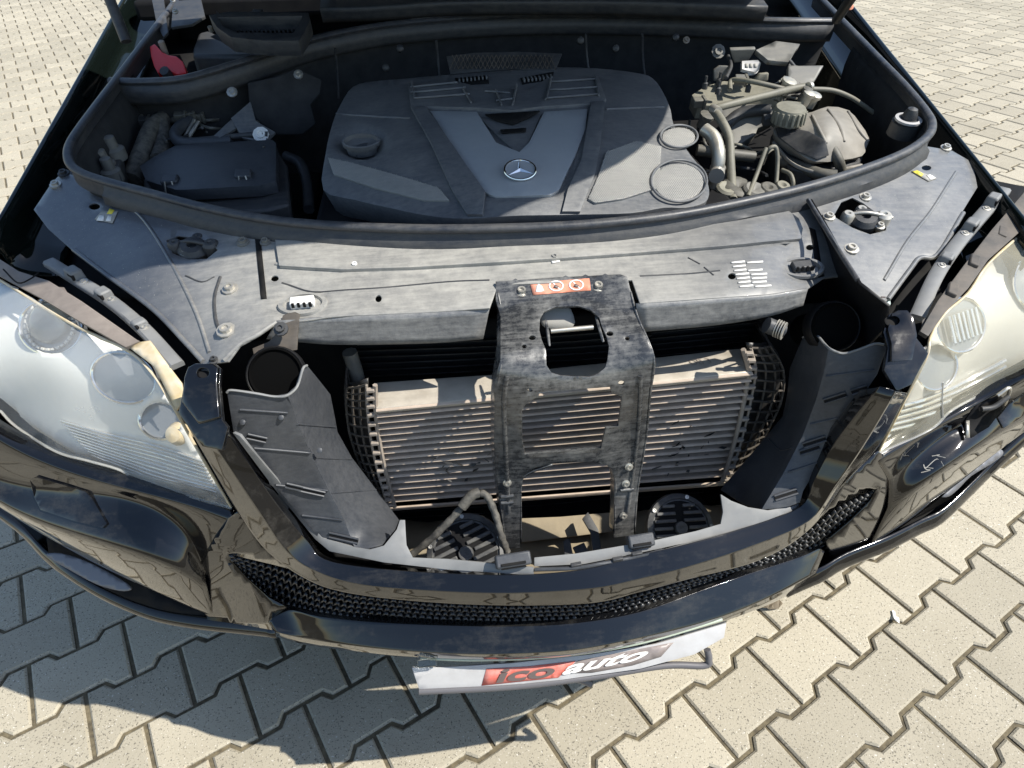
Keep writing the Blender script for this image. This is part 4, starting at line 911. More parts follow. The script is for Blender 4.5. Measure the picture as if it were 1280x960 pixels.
for a in (0,1,2,3): tube('cap_mark',[at(1092,372,.898)+np.array((.006*math.cos(a)*2,.012*math.sin(a),.0)),at(1092,372,.898)+np.array((.008*math.cos(a)*2.4,.018*math.sin(a),-.001))],.0012,'print_dark',cap,2,5)
tube('hose_end',[at(958,406,.90),at(968,410,.895),at(977,413,.89)],.012,'dark_plastic',car)
for k in range(4): tube('hose_ring',[at(970+k*3,410+k*1.2,.896),at(971.2+k*3,410.4+k*1.2,.896)],.0135,'zinc',car,2,12)
# --- headlights
def headlight(outline, lens, mlens, label, left):
    LSf = Surf(*lens)
    hl = cut('headlight', outline, LSf, mlens, car, 0, step=10, ang=80); lab(hl,label)
    deep = lambda d: (lambda x,y: LSf(x,y)+np.array((0,d*.75,-d*.8)))
    cx = sum(p[0] for p in outline)/len(outline); cy = sum(p[1] for p in outline)/len(outline)
    sh = lambda k: [(cx+(p[0]-cx)*k, cy+(p[1]-cy)*k) for p in outline]
    return hl, LSf, deep, sh
zf = Z(0,310,2.909)
oL = [(-40,335),(0,350),(40,372),(86,403),(125,424),(158,437),(186,461),(213,502),(227,530),(261,585),(290,635),(240,622),(179,606),(151,588),(110,576),(69,564),(20,533),(0,513),(-40,480),(-70,420)]
cL = [(-40,335,.925),(0,350,.92),(86,403,.91),(158,437,.895),(213,500,.865),(290,635,.685),(240,621,.69),(151,588,.70),(69,564,.715),(0,513,.755),(-60,450,.83),(110,480,.845),(40,440,.875),(180,540,.79),(230,590,.735)]
hL,LL,deepL,shL = headlight(oL,cL,'lens_cloudy','large cloudy headlight at the left, two round reflectors showing through the lens',True)
hR_o = [(1360,240),(1320,262),(1280,290),(1235,330),(1210,366),(1181,392),(1163,422),(1160,443),(1149,462),(1130,502),(1097,566),(1163,537),(1191,512),(1238,488),(1280,472),(1330,440),(1370,380),(1385,300)]
cR = [(1360,240,.925),(1280,290,.915),(1235,330,.91),(1181,392,.895),(1155,450,.865),(1097,566,.685),(1163,537,.69),(1238,488,.705),(1280,472,.725),(1370,380,.82),(1260,400,.845),(1200,460,.80),(1310,330,.90),(1140,520,.745)]
hR,LR,deepR,shR = headlight(hR_o,cR,'lens_yellow','large yellowed headlight at the right beside the dusty bumper pad',False)
def inner(hl, deep, sh, sgn):
    cut('lamp_housing', sh(.985), deep(.055), 'housing', hl, .002, step=12, ang=60)
RIMS = {}
def bowl(hl, p, ax, r, m='bowl', sq=.85, name='reflector', d=.7):
    o = lathe(name, p, ax, [(r*1.05,.001),(r*1.0,.002),(r*.97,-.002),(r*.9,-r*d*.4),(r*.65,-r*d*.8),(r*.3,-r*d),(.0001,-r*d)], m, hl, 28, sq)
    u,v,w = basis(ax); V_,F_ = tube_vf([Vector(p)+u*r*1.03*math.cos(a)+v*r*sq*1.03*math.sin(a)+w*.002 for a in np.linspace(0,2*math.pi,33)],.0025,0,6,False); mesh('bowl_rim',V_,F_,'chrome',o); RIMS.setdefault(hl.name,[]).append([proj(Vector(p)+u*r*.99*math.cos(a)+v*r*sq*.99*math.sin(a))[:2] for a in np.linspace(0,2*math.pi,22,endpoint=False)]); return o
AX = (-.25,-.75,.62)
b1 = bowl(hL, deepL(.035)(139,467), (-.3,-.8,.55), .054, 'bowl', .68)
tube('bowl_glint',[deepL(.05)(128,478),deepL(.052)(140,482),deepL(.05)(152,480)],.003,'chrome',b1,4,6)
b2 = bowl(hL, deepL(.035)(45,402), (-.25,-.7,.67), .055, 'bowl', .75)
lathe('projector_lens', deepL(.03)(45,398), (-.25,-.7,.67), [(.036,-.004),(.035,.004),(.026,.016),(.012,.022),(.0001,.023)], 'clear_glass', b2, 24, .9)
for k in range(30):
    a = 2*math.pi*k/30; u,v,w = basis((-.25,-.7,.67)); p = Vector(deepL(.03)(45,400))+u*.043*math.cos(a)+v*.038*math.sin(a)
    box('bezel_tooth', p, (.004,.006,.004), 'housing', b2, (u*math.cos(a)+v*math.sin(a),w), .0008)
b3 = bowl(hL, deepL(.045)(182,522), AX, .034, 'bowl', .8)
for i in range(10):
    f = i/9; tube('lamp_rib', [deepL(.03)(x,y+f*44) for x,y in ((60+f*40,524),(120+f*25,541),(190,558),(245+f*18,577))], .0017, 'reflector', hL, 5, 6)
lathe('indicator_bulb', deepL(.04)(206,540), AX, [(.013,-.02),(.018,.0),(.012,.012),(.0001,.016)], 'yellowed', hL, 16)
AXR = (.25,-.75,.62)
c1 = bowl(hR, deepR(.035)(1222,400), AXR, .052, 'bowl', .8); c2 = bowl(hR, deepR(.045)(1196,452), AXR, .045, 'bowl', .8)
c3 = bowl(hR, deepR(.035)(1320,345), AXR, .055)
for i in range(7):
    u,v,w = basis(AXR); p = Vector(deepR(.025)(1222,400)); tube('lamp_flute',[p+u*(-.03+i*.01)+v*.02, p+u*(-.03+i*.01)-v*.024], .003, 'reflector', c1, 2, 6)
for i in range(6):
    f = i/5; tube('lamp_rib', [deepR(.028)(x,y+f*40) for x,y in ((1145-f*26,505),(1185-f*14,492),(1230,470),(1275,446))], .0035, 'reflector', hR, 5, 6)
tube('lens_seam', [LR(1178,478)+np.array((0,-.001,.001)),LR(1177,500)+np.array((0,-.001,.001)),LR(1178,522)+np.array((0,-.001,.001))], .0012,'housing',hR,3,5)
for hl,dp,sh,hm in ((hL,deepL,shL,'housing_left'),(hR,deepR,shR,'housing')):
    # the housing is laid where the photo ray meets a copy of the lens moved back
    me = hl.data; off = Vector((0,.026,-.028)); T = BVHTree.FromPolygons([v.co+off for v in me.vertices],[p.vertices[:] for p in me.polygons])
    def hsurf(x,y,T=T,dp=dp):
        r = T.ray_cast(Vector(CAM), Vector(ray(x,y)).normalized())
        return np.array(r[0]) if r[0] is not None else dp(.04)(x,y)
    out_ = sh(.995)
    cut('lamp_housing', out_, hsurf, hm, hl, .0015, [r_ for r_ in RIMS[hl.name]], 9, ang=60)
# edge beads of the lenses
for hl,Sx,px,m in ((hL,LL,[(0,350),(86,403),(158,437),(190,466),(213,502),(240,550),(262,588),(289,634)],'yellowed'),(hR,LR,[(1280,290),(1235,330),(1210,366),(1181,392),(1163,422),(1158,446),(1130,502),(1099,563)],'yellowed'),(hL,LL,[(0,513),(20,533),(69,564),(110,576),(151,588),(179,606),(240,622),(289,635)],'lens_cloudy'),(hR,LR,[(1099,566),(1163,537),(1191,512),(1238,488),(1280,472)],'lens_cloudy')):
    tube('lens_edge',[Sx(*p) for p in px],.0022,m,hl,6,6)
# trims above the lenses
tm = cut('headlight_trim', zf(-60,20,0,50,70,95,180,130,300,205,400,275,500,345,510,350,460,372,300,282,150,192,0,112,-60,80), Surf((0,327,.935),(60,345,.93),(172,430,.905),(100,405,.915),(0,348,.922)), 'trim_brown', car, .006, step=8, bev=.001, off=(0,.002,.004)); lab(tm,'dusty brown trim strip along the top of the left headlight')
tube('trim_joint',[Surf((0,327,.935),(60,345,.93),(172,430,.905))(x,y)+np.array((0,0,.005)) for x,y in ((6,340),(24,357),(40,352),(50,344))],.0012,'bay_dark',tm,4,5)
cut('lens_corner', zf(510,350,545,345,600,420,660,500,668,560,640,600,560,440,470,372), Surf((175,432,.905),(227,485,.88),(220,515,.86),(190,460,.895)), 'yellowed', tm, .004, step=7, off=(0,.003,.002))
tm2 = cut('headlight_trim', [(1300,215),(1278,246),(1240,290),(1205,335),(1172,380),(1150,418),(1160,424),(1181,394),(1210,364),(1235,328),(1280,288),(1310,262)], Surf((1300,215,.945),(1240,290,.93),(1150,418,.905),(1210,364,.912),(1280,288,.922)), 'trim_dark', car, .006, step=8, bev=.001, off=(0,.002,.004)); lab(tm2,'dusty dark trim strip along the top of the right headlight')
for (x,y) in ((1188,368),(1215,332),(1250,296)): box('trim_step', Surf((1300,215,.945),(1240,290,.93),(1150,418,.905))(x,y)+np.array((0,0,.008)), (.03,.014,.008),'trim_dark',tm2,((.6,.8,.1),(0,-.3,1)),.002)
# lamp carriers in the gaps: a rail with formed brackets
def carrier(px, zs, wid, m, boxes, label):
    P = [at(x,y,z) for (x,y),z in zip(px,zs)]
    o = sweep('lamp_carrier', P, [(-wid,.003),(-wid*.7,.006),(wid*.7,.006),(wid,.003),(wid,-.003),(-wid,-.003)], m, car, 5); lab(o,label)
    for (i,f,w_,h_) in boxes:
        p = P[i]*(1-f)+P[i+1]*f; d = P[i+1]-P[i]; d = d/np.linalg.norm(d)
        b_ = box('carrier_bracket', p+np.array((0,0,h_/2+.002)), (w_,.022,h_), m, o, (d,(0,0,1)), .003, .8)
        box('bracket_window', p+np.array((0,-.0105,h_/2+.002)), (w_*.5,.004,h_*.5), 'bay_dark', b_, (d,(0,0,1)), .001)
        bolt('bracket_screw', p+d*w_*.8+np.array((0,0,.006)), (0,-.2,1), .004, 'zinc', o, .003)
carrier([(62,328),(100,352),(140,378),(180,412),(222,458)],[.925,.92,.912,.905,.893],.010,'pale_plastic',[(0,.9,.030,.018),(1,.8,.024,.014),(2,.9,.018,.010)],'pale plastic lamp carrier rail in the gap behind the left headlight')
carrier([(1255,238),(1225,272),(1196,306),(1170,345),(1146,398)],[.938,.93,.922,.912,.895],.011,'pale_plastic',[(0,.6,.032,.02),(1,.5,.030,.018),(2,.6,.024,.014)],'pale plastic lamp carrier rail in the gap behind the right headlight')
# dark floor of the gaps beside the lamps
cut('lamp_gap_liner',[(10,300),(60,285),(137,340),(234,425),(262,460),(235,480),(160,430),(60,350)],Surf((10,300,.86),(60,285,.88),(262,460,.80),(160,430,.82)),'bay_dark',car,.003,step=16)
cut('lamp_gap_liner',[(1240,225),(1290,235),(1230,330),(1160,430),(1095,420),(1110,370),(1160,315)],Surf((1240,225,.88),(1290,235,.87),(1160,430,.80),(1095,420,.82)),'bay_dark',car,.003,step=16)
cut('grille_void',[(240,440),(330,425),(430,430),(600,425),(1010,380),(1110,380),(1120,470),(1000,620),(900,660),(520,690),(400,660),(290,540)],PY(.40),'bay_dark',car,.003,step=40)
# --- washer covers and fog lamps
Z1 = Z(0,560,3.765)
SkL = Surf(*[pyz(p) for r in (rows[2],rows[3]) for p in r],*[pyz(p) for p in rows[1]])
SkL = hit(skL, SkL)
wc = cut('washer_cover', Z1(150,150,180,135,410,205,440,235,510,355,490,375,350,340,200,290,170,230), SkL, BP, car, .003, step=8, bev=.001, off=(-.001,-.0022,.0022)); lab(wc,'closed headlight washer cover on the left bumper corner')
SkR = Surf(*[pyz(p) for r in (rowsR[2],rowsR[3]) for p in r],*[pyz(p) for p in rowsR[1]])
SkR = hit(skR, SkR)
Z6 = Z(980,480,4.267)
wr = cut('washer_recess', Z6(960,270,960,200,1000,140,1030,110,1150,60,1190,100,1090,230,1040,260,1000,285), SkR, 'bay_dark', car, .001, step=8, off=(0,-.001,.001))
wo = cut('washer_cover', Z6(1050,190,1110,120,1250,30,1230,130,1190,180,1080,245), SkR, BP, car, .004, step=8, bev=.0015, off=(.004,-.022,.024)); lab(wo,'headlight washer cover standing open on the right bumper corner')
tube('washer_jet',[SkR(*Z6(1030,140)[0])+np.array((0,-.006,.008)),SkR(*Z6(1075,130)[0])+np.array((0,-.012,.014)),SkR(*Z6(1150,80)[0])+np.array((0,-.012,.016))],.0045,'dark_plastic',wo)
tube('washer_bracket',[SkR(*Z6(1165,110)[0])+np.array((0,-.004,.004)),SkR(*Z6(1160,40)[0])+np.array((0,-.01,.016)),SkR(*Z6(1100,70)[0])+np.array((0,-.01,.012))],.003,'zinc',wo,4)
mods(mesh('recess_edge',[SkR(*p)+np.array((0,-.003,.004)) for p in Z6(955,200,970,200,972,290,955,290)],[(0,1,2,3)],'zinc',wo),.003)
FLs = Surf((56,693,.50),(162,738,.455),(110,730,.465),(110,700,.49))
fg = cut('fog_lamp', Z1(215,500,280,495,400,530,520,590,600,640,612,668,560,672,450,640,320,570,240,525), FLs, 'silver_plastic', car, .006, step=6, rnd=3); lab(fg,'slim silver fog lamp cover in the left bumper corner')
0 and cut('fog_glass', Z1(300,545,400,575,520,635,590,665,520,660,400,615), FLs, 'chrome', fg, .003, step=6, rnd=3, off=(0,-.003,.002))
fi = cut('fog_surround', Z1(205,440,400,505,560,565,700,690,860,765,1180,845,900,825,700,785,480,690,300,585,215,520), Surf((60,680,.50),(160,715,.46),(230,765,.42),(310,782,.40),(127,743,.43),(80,714,.455)), 'bay_dark', car, .004, step=10, off=(0,.012,0))
lo5 = [(-50,610,.50),(20,660,.455),(56,697,.435),(80,716,.43),(127,745,.415),(186,770,.40),(239,781,.395),(300,788,.395),(345,793,.40)]
lp5 = [pt(c) for c in lo5]
lw = grid('bumper_lower_edge',[[p+np.array((0,.012,.012)) for p in lp5],lp5,[p+np.array((0,.006,-.012)) for p in lp5],[p+np.array((.0,.05,-.02)) for p in lp5],[p+np.array((0.1,.30,-.03)) for p in lp5]],BP,car,.003,4,3,ang=80); lab(lw,'glossy black lower edge of the left bumper corner under the fog lamp')
FRs = Surf((1175,640,.46),(1245,572,.52),(1255,590,.50),(1200,640,.455))
fg2 = cut('fog_lamp', Z6(840,600,880,560,960,480,1050,410,1110,345,1160,350,1165,380,1100,430,1000,490,930,560,880,600), FRs, 'silver_plastic', car, .006, step=6, rnd=3); lab(fg2,'slim silver fog lamp cover in the right bumper corner')
lo6 = [(985,742,.40),(1012,730,.41),(1030,722,.415),(1057,706,.42),(1111,684,.425),(1150,664,.43),(1178,650,.435),(1214,616,.455),(1240,590,.475),(1300,535,.53)]
lp6 = [pt(c) for c in lo6]
lw2 = grid('bumper_lower_edge',[[p+np.array((0,.012,.022)) for p in lp6],lp6,[p+np.array((0,.006,-.012)) for p in lp6],[p+np.array((.0,.05,-.02)) for p in lp6],[p+np.array((-.1,.30,-.03)) for p in lp6]],BP,car,.003,4,3,ang=80); lab(lw2,'glossy black lower edge of the right bumper corner under the fog lamp')
cut('fog_surround', [(1085,690),(1120,668),(1160,650),(1200,628),(1235,598),(1262,576),(1250,592),(1225,614),(1190,642),(1150,664),(1100,688)], Surf((1085,690,.40),(1160,650,.43),(1235,598,.48),(1190,642,.43)), 'bay_dark', car, .004, step=10, off=(0,.012,0))
# scuffs on the right corner
rg = random.Random(11)
for k in range(3):
    base = Z6(730+k*40,470-k*30)[0]
    pts_ = [(base[0]+rg.uniform(-8,10)+j*3, base[1]+rg.uniform(-6,6)-j*2) for j in range(5)]
    tube('scuff',[SkR(*p)+np.array((0,-.0002,.0002)) for p in pts_],.0008,'print_grey',skR,4,4)
# --- advertising plate and holder
PLs = Surf((518,833,.425),(908,786,.425),(524,862,.39),(890,826,.39))
plate = cut('number_plate',[(515,835),(560,834),(640,829),(740,818),(820,805),(908,779),(905,797),(868,818),(800,836),(700,850),(620,858),(560,862),(524,862)],PLs,'plate_white',car,.004,step=10,bev=.001); lab(plate,'white advertising plate with a red field reading ico auto under the bumper')
cut('plate_field',[(608,836),(660,833),(720,826),(698,847),(650,852),(602,857)],PLs,'red_print',plate,.0004,step=8,off=(0,-.0006,.0008))
cut('plate_field',[(702,842),(722,826),(842,803),(826,821),(790,832),(740,841)],PLs,'plate_reflection',plate,.0003,step=8,off=(0,-.0004,.0005))  # dark reflection of the car painted behind the white letters
def lettering(txt, path, height, m, parent, shear=.25, size=None, bold=.0):
    """flat letters laid along a line of photo points on the plate"""
    cu = bpy.data.curves.new('t','FONT'); cu.body = txt; cu.size = 1; cu.shear = shear; cu.offset = bold; cu.resolution_u = 4
    ob = bpy.data.objects.new('t',cu); S.collection.objects.link(ob); dg = bpy.context.evaluated_depsgraph_get(); me = bpy.data.meshes.new_from_object(ob.evaluated_get(dg))
    S.collection.objects.unlink(ob); xs_ = [v.co.x for v in me.vertices]; x0,x1 = min(xs_),max(xs_); ys_=[v.co.y for v in me.vertices]; yy=max(ys_)
    for v in me.vertices:
        f = (v.co.x-x0)/(x1-x0); h = v.co.y/yy
        a = np.array(path[0])*(1-f)+np.array(path[1])*f; b = np.array(path[2])*(1-f)+np.array(path[3])*f; q = a*(1-h)+b*h
        v.co = Vector(PLs(*q)+np.array((0,-.002,.0028)))
    return link('lettering', me, m, parent, False)
lettering('ico',[(620,853),(690,845),(624,837),(698,829)],0,'print_dark',plate,.1,bold=.03)
lettering('auto',[(702,843),(800,824),(708,829),(818,809)],0,'print_white',plate,.2,bold=.03)
bk = cut('plate_backing',[(518,822),(620,826),(720,820),(820,804),(905,778),(905,784),(820,812),(720,828),(620,835),(518,834)],Surf((518,822,.445),(905,778,.445),(518,834,.42),(905,786,.42)),'plate_white',car,.003,step=10,off=(0,.02,0))
tube('plate_top_rail',[at(526,822,.438),at(600,824,.44),at(700,819,.44),at(800,803,.44),at(902,774,.438)],.0035,'plate_green',plate,6,8)
tube('plate_holder',[at(524,864,.385),at(640,858,.38),at(740,846,.38),at(830,832,.38),at(880,832,.375),at(886,824,.385),at(884,812,.40)],.006,'plate_grey',plate,6,8)
box('plate_clip',at(534,829,.435),(.03,.012,.012),'clear_glass',plate,((1,0,0),(0,-.5,1)),.002)
for x,y in ((735,872),(742,880)): pass
hk=tube('holder_arm',[at(690,840,.36),at(720,848,.33),at(738,855,.31)],.006,'plate_grey',plate,4,8)
# --- engine and its cover
ES = Surf((405,240,.975),(410,180,1.01),(430,120,1.03),(560,97,1.045),(690,88,1.05),(815,98,1.04),(845,160,1.02),(885,230,.985),(720,268,.985),(580,270,.985),(480,260,.98),(640,180,1.035),(640,130,1.045),(520,190,1.025),(760,190,1.028),(650,235,1.015))
ze = Z(400,0,2.909)
eo = ze(12,690,20,560,45,450,75,380,120,315,200,295,320,285,480,270,640,258,800,245,1000,248,1150,265,1210,285,1250,340,1275,400,1285,450,1330,540,1390,620,1415,690,1400,735,1330,755,1250,755,1130,775,940,780,700,785,535,795,400,785,250,755,120,725)
def eng_relief(x,y):
    X=(x-400)*2.909; Y=y*2.909; d=0
    # V-shaped sunk field between the two banks
    def v(a,b): return a+(b-a)*(Y-400)/(720-400)
    if 395<Y<715:
        l=v(390,600)-X; r=X-v(980,890); s=min(1,max(0,-max(l,r)/12)); s*=min(1,(Y-395)/12)*min(1,max(0,(715-Y)/12)); d-=.006*s
    q=math.hypot((X-150)/75,(Y-520)/42); d-=.03*math.exp(-q**4)           # dipstick well
    return (0,-.3*d,d)
eng = cut('engine_cover', eo, ES, 'engine_plastic', car, .05, step=7, rnd=3, relief=eng_relief, bev=.004, ang=30); lab(eng,'grey plastic engine cover with chrome three pointed star badge')
def on(dz): return lambda x,y: ES(x,y)+np.array((0,-.2*dz,dz))
def onr(dz): return lambda x,y: ES(x,y)+np.array(eng_relief(x,y))+np.array((0,-.2*dz,dz))
cut('cover_panel', ze(400,405,570,408,640,520,725,555,760,520,815,408,972,398,965,470,930,560,870,690,840,710,640,718,600,700,540,620), on(.001), 'engine_panel', eng, .008, step=8, bev=.002)
cut('panel_scoop', ze(580,425,640,430,700,440,760,428,805,410,745,545,715,552), on(-.002), 'engine_plastic', eng, .006, step=7, bev=.001)
cut('scoop_mouth', ze(600,418,640,415,800,405,760,430,700,455,640,440), on(.0015), 'bay_dark', eng, .002, step=6)
cut('scoop_slot', ze(655,475,750,468,748,480,660,487), on(.002), 'bay_dark', eng, .002, step=5)
for px in (ze(330,395,385,395,540,620,600,705,590,790,535,790,480,700,400,520), ze(985,380,1035,375,1020,520,1000,640,945,780,880,780,900,700,950,590)):
    cut('cover_frame', px, on(.006), 'engine_plastic', eng, .012, step=8, bev=.003)
cut('cover_frame', ze(320,310,480,300,600,330,760,335,830,290,1010,285,1040,370,985,385,815,395,700,410,560,400,330,395), on(.005), 'engine_plastic', eng, .01, step=8, bev=.003)
# ribs of the raised lettering blocks
for a,b in (((330,350),(530,330)),((345,370),(545,355)),((330,330),(500,312)),((640,340),(660,395)),((715,320),(700,395)),((840,310),(1005,300)),((830,340),(1010,330)),((825,370),(1015,355)),((520,335),(550,385)),((840,300),(820,375)),((1000,290),(1012,360)),((335,310),(345,370)),((600,345),(690,350)),((640,380),(700,372))):
    (p,),(q,)=ze(*a),ze(*b); tube('cover_ridge',[onr(.0075)(*p),onr(.0075)((p[0]+q[0])/2,(p[1]+q[1])/2),onr(.0075)(*q)],.0022,'engine_plastic',eng,3,6)
# woven side pads
def meshpad(px, name='speaker_pad'):
    o=cut(name, px, on(.004), 'engine_mesh', eng, .006, step=8, bev=.001)
    xs_=[p[0] for p in px]; ys_=[p[1] for p in px]; V=[];F=[]; st=2.6
    y=min(ys_); r=0
    while y<max(ys_):
        x=min(xs_)+(r%2)*st*.5
        while x<max(xs_):
            if inside((x,y),px):
                p=on(.0052)(x,y); e=.0011; b=len(V)
                V+=[p+np.array((-e,0,0)),p+np.array((0,-e,0)),p+np.array((e,0,0)),p+np.array((0,e,0)),p+np.array((0,0,.0011))]; F+=[(b,b+1,b+4),(b+1,b+2,b+4),(b+2,b+3,b+4),(b+3,b,b+4)]
            x+=st
        y+=st*.72; r+=1
    w=mesh('weave',V,F,'engine_mesh',o,False); w['kind']='stuff'; return o
meshpad(ze(30,580,120,600,300,650,430,690,470,735,380,735,200,690,50,640))
meshpad(ze(1040,560,1150,520,1240,540,1230,690,1100,730,1000,745,975,730,1010,650))
for cx,cy,a,b in ((1303,506,60,36),(1303,669,90,68)):
    c=ze(cx,cy)[0]; o=meshpad(hole(*c,a/2.909,b/2.909,20),'round_pad'); 
    tube('pad_ring',[on(.006)(*p) for p in hole(*c,a/2.909*1.12,b/2.909*1.12,24)]+[on(.006)(*hole(*c,a/2.909*1.12,b/2.909*1.12,24)[0])],.0022,'engine_plastic',o,2,8)
# grooves, dipstick well, intake grille
for px in ([(60,415),(180,425),(330,432)],[(1040,400),(1150,395),(1250,392)]):
    tube('cover_ridge',[onr(.001)(*ze(*p)[0]) for p in px],.0025,'engine_plastic',eng,5,6)
c=ze(150,520)[0]; lathe('dipstick_well',ES(*c)+np.array((0,0,.001)),(0,-.3,1),[(.034,-.004),(.035,.004),(.031,.005),(.028,-.02),(.0001,-.02)],'engine_plastic',eng,24,.62)
tube('dipstick_tube',[ES(*c)+np.array((-.012,0,-.016)),ES(*c)+np.array((.012,0,-.012))],.012,'duct_plastic',eng,3,12)
ik=cut('intake_grille', ze(460,205,560,192,720,188,880,195,862,240,850,262,700,250,560,262,475,270), Surf((560,72,1.075),(700,68,1.075),(570,95,1.045),(690,92,1.045)), 'dark_plastic', eng, .004, step=7, bev=.001)
IK=Surf((560,72,1.075),(700,68,1.075),(570,95,1.045),(690,92,1.045))
for i in range(24):
    x0=480+i*16; 
    for sgn in (-1,1):
        pts_=[ze(x0,200)[0],ze(x0+sgn*24,250)[0]]; 
        if 470<x0+sgn*24<860: tube('grille_wire',[IK(*p)+np.array((0,-.003,.001)) for p in pts_],.0009,'trim_dark',ik,1,4)
for i in range(8):
    for x0 in (500,735):
        p,q=ze(x0+i*14,285-i*1.5,x0+i*14+14,308-i*1.5); box('vent_fin',(on(.004)(*p)+on(.004)(*q))/2,(.0035,.02,.006),'engine_plastic',eng,((1,0,0),(0,0,1)),.0006)
cut('vent_back', ze(490,285,610,275,615,305,500,312), on(.001),'bay_dark',eng,.002,step=6); cut('vent_back', ze(728,285,850,262,845,290,735,308), on(.001),'bay_dark',eng,.002,step=6)
# star badge
c=ze(727,630)[0]; C=Vector(ES(*c)+np.array((0,-.001,.004))); ax=Vector((0,-.28,1)); u,v,w=basis(ax)
u=Vector((1,0,0)); v=w.cross(u)
badge=lathe('badge',C,w,[(.026,0),(.026,.002),(.0001,.002)],'engine_panel',eng,32,1,tuple(-u.cross(w)))
V_,F_=tube_vf([C+u*.0255*math.cos(a)+v*.0255*math.sin(a)+w*.003 for a in np.linspace(0,2*math.pi,41)],.0017,0,8,False); mesh('badge_ring',V_,F_,'chrome',badge)
for k in range(3):
    a=math.pi/2+k*2*math.pi/3; d=u*math.cos(a)+v*math.sin(a); s=w.cross(d)
    V_=[C+d*.0245+w*.0025,C+s*.0042+w*.0025-d*.0022,C+w*.006,C-s*.0042+w*.0025-d*.0022]
    mesh('star_arm',V_,[(0,1,2),(0,2,3)],'chrome',badge,False)
# engine block under the cover
slab('engine_block',-.36,.40,.44,1.12,.5,.93,'bay_dark')
# --- left of the bay: fuse box
FB=Surf((175,206,.965),(218,182,.985),(342,175,.99),(344,227,.97),(230,237,.965))
lid=cut('fuse_box_lid', zb(508,604,560,570,635,530,800,518,990,508,1003,520,1003,660,940,675,670,690,640,690,530,655), FB,'duct_plastic',car,.022,step=9,bev=.004); lab(lid,'dark grey fuse box lid at the left of the bay')
body=prism('fuse_box',[FB(*p)+np.array((0,.003,-.022)) for p in zb(500,612,640,525,1000,505,1035,560,1045,700,960,720,680,745,600,730,510,680)],.14,'dark_plastic',car,.006,taper=.92); lab(body,'black fuse box body below the lid')
for cx,cy in ((622,655),(888,635)):
    c=FB(*zb(cx,cy)[0]); k=box('lid_clip',c+np.array((0,-.004,.0)),(.03,.022,.016),'duct_plastic',lid,((1,0,0),(0,-.3,1)),.003)
    tube('wire_clip',[c+np.array((-.006,-.016,.004)),c+np.array((-.008,-.022,-.02)),c+np.array((0,-.024,-.034)),c+np.array((.008,-.022,-.02)),c+np.array((.006,-.016,.004))],.0016,'zinc',k,5,6)
# looms and hoses behind the fuse box
tube('cable_sleeve',[at(165,225,.93),at(178,190,.96),at(190,160,.985),at(205,148,.99)],lambda t:.020-.004*t,'cloth_tape',car,8,10)
tube('cable_sleeve',[at(198,200,.95),at(205,175,.965),at(203,155,.985)],.016,'cloth_tape',car,8,10)
tube('cable_sleeve',[at(188,143,.985),at(200,137,.99),at(212,145,.985)],.016,'rubber',car,6,10)
tube('coolant_pipe',[at(240,150,.985),at(226,158,.985),at(219,168,.98),at(226,178,.972),at(250,179,.97),at(290,176,.972)],.012,'duct_plastic',car,8,10)
tube('coolant_pipe',[at(232,147,.99),at(214,149,.985),at(200,146,.985)],.009,'cloth_tape',car)
for a,b in (((248,152),(236,172)),((243,150),(232,170))): tube('metal_pipe',[at(*a,.99),at(*b,.97)],.004,'zinc',car,3,8)
tube('cable',[at(356,195,.95),at(375,205,.94),at(384,230,.92),at(386,262,.90)],.011,'dark_plastic',car,8,8)
tube('cable',[at(240,176,.975),at(300,170,.98),at(335,168,.985)],.006,'dark_plastic',car)
for cx,cy,r,z in ((138,180,.014,1.0),(127,197,.013,.99),(135,207,.012,.985)):
    o=lathe('mount_stud',at(cx,cy,z),(0,-.1,1),[(r*1.5,-.03),(r*1.5,-.01),(r*.9,-.006),(r*.8,.014),(r*.3,.016),(.0001,.016)],'grey_cast',car,14)
prism('stud_plate',[at(x,y,.975) for x,y in ((128,175),(146,172),(152,195),(148,215),(118,212),(116,196))],.05,'dark_plastic',car,.004)
# padded shield and metal arms on the bulkhead
SH=Surf((305,105,None,1.02),(400,95,None,1.05),(330,165,None,.98),(400,165,None,1.0))
sh_=cut('bulkhead_shield',zb(900,300,1000,280,1080,250,1170,290,1165,340,1130,380,1150,450,1100,490,1000,490,930,430,905,370),SH,'insulation',car,.012,step=9,bev=.004); lab(sh_,'black padded shield on the bulkhead left of the engine')
cut('bulkhead_arm',zb(840,430,910,370,930,440,1000,480,960,520,880,500),Surf((290,150,None,.93),(310,128,None,.97),(340,165,None,.90),(320,178,None,.88)),'engine_plastic',car,.006,step=8,bev=.002)
cut('bulkhead_arm',zb(770,500,840,435,870,460,800,500),Surf((265,170,None,.90),(290,150,None,.93),(298,158,None,.92),(275,172,None,.89)),'engine_plastic',car,.006,step=8,bev=.002)
for (x,y,m,r) in ((290,115,'zinc',.011),(373,93,'zinc',.010),(326,168,'print_white',.016)):
    bolt('washer_bolt',aty(x,y,.99 if m=='zinc' and x<300 else 1.0 if x>350 else .885),(0,-.7,.7),r*.6,m,car,.005)
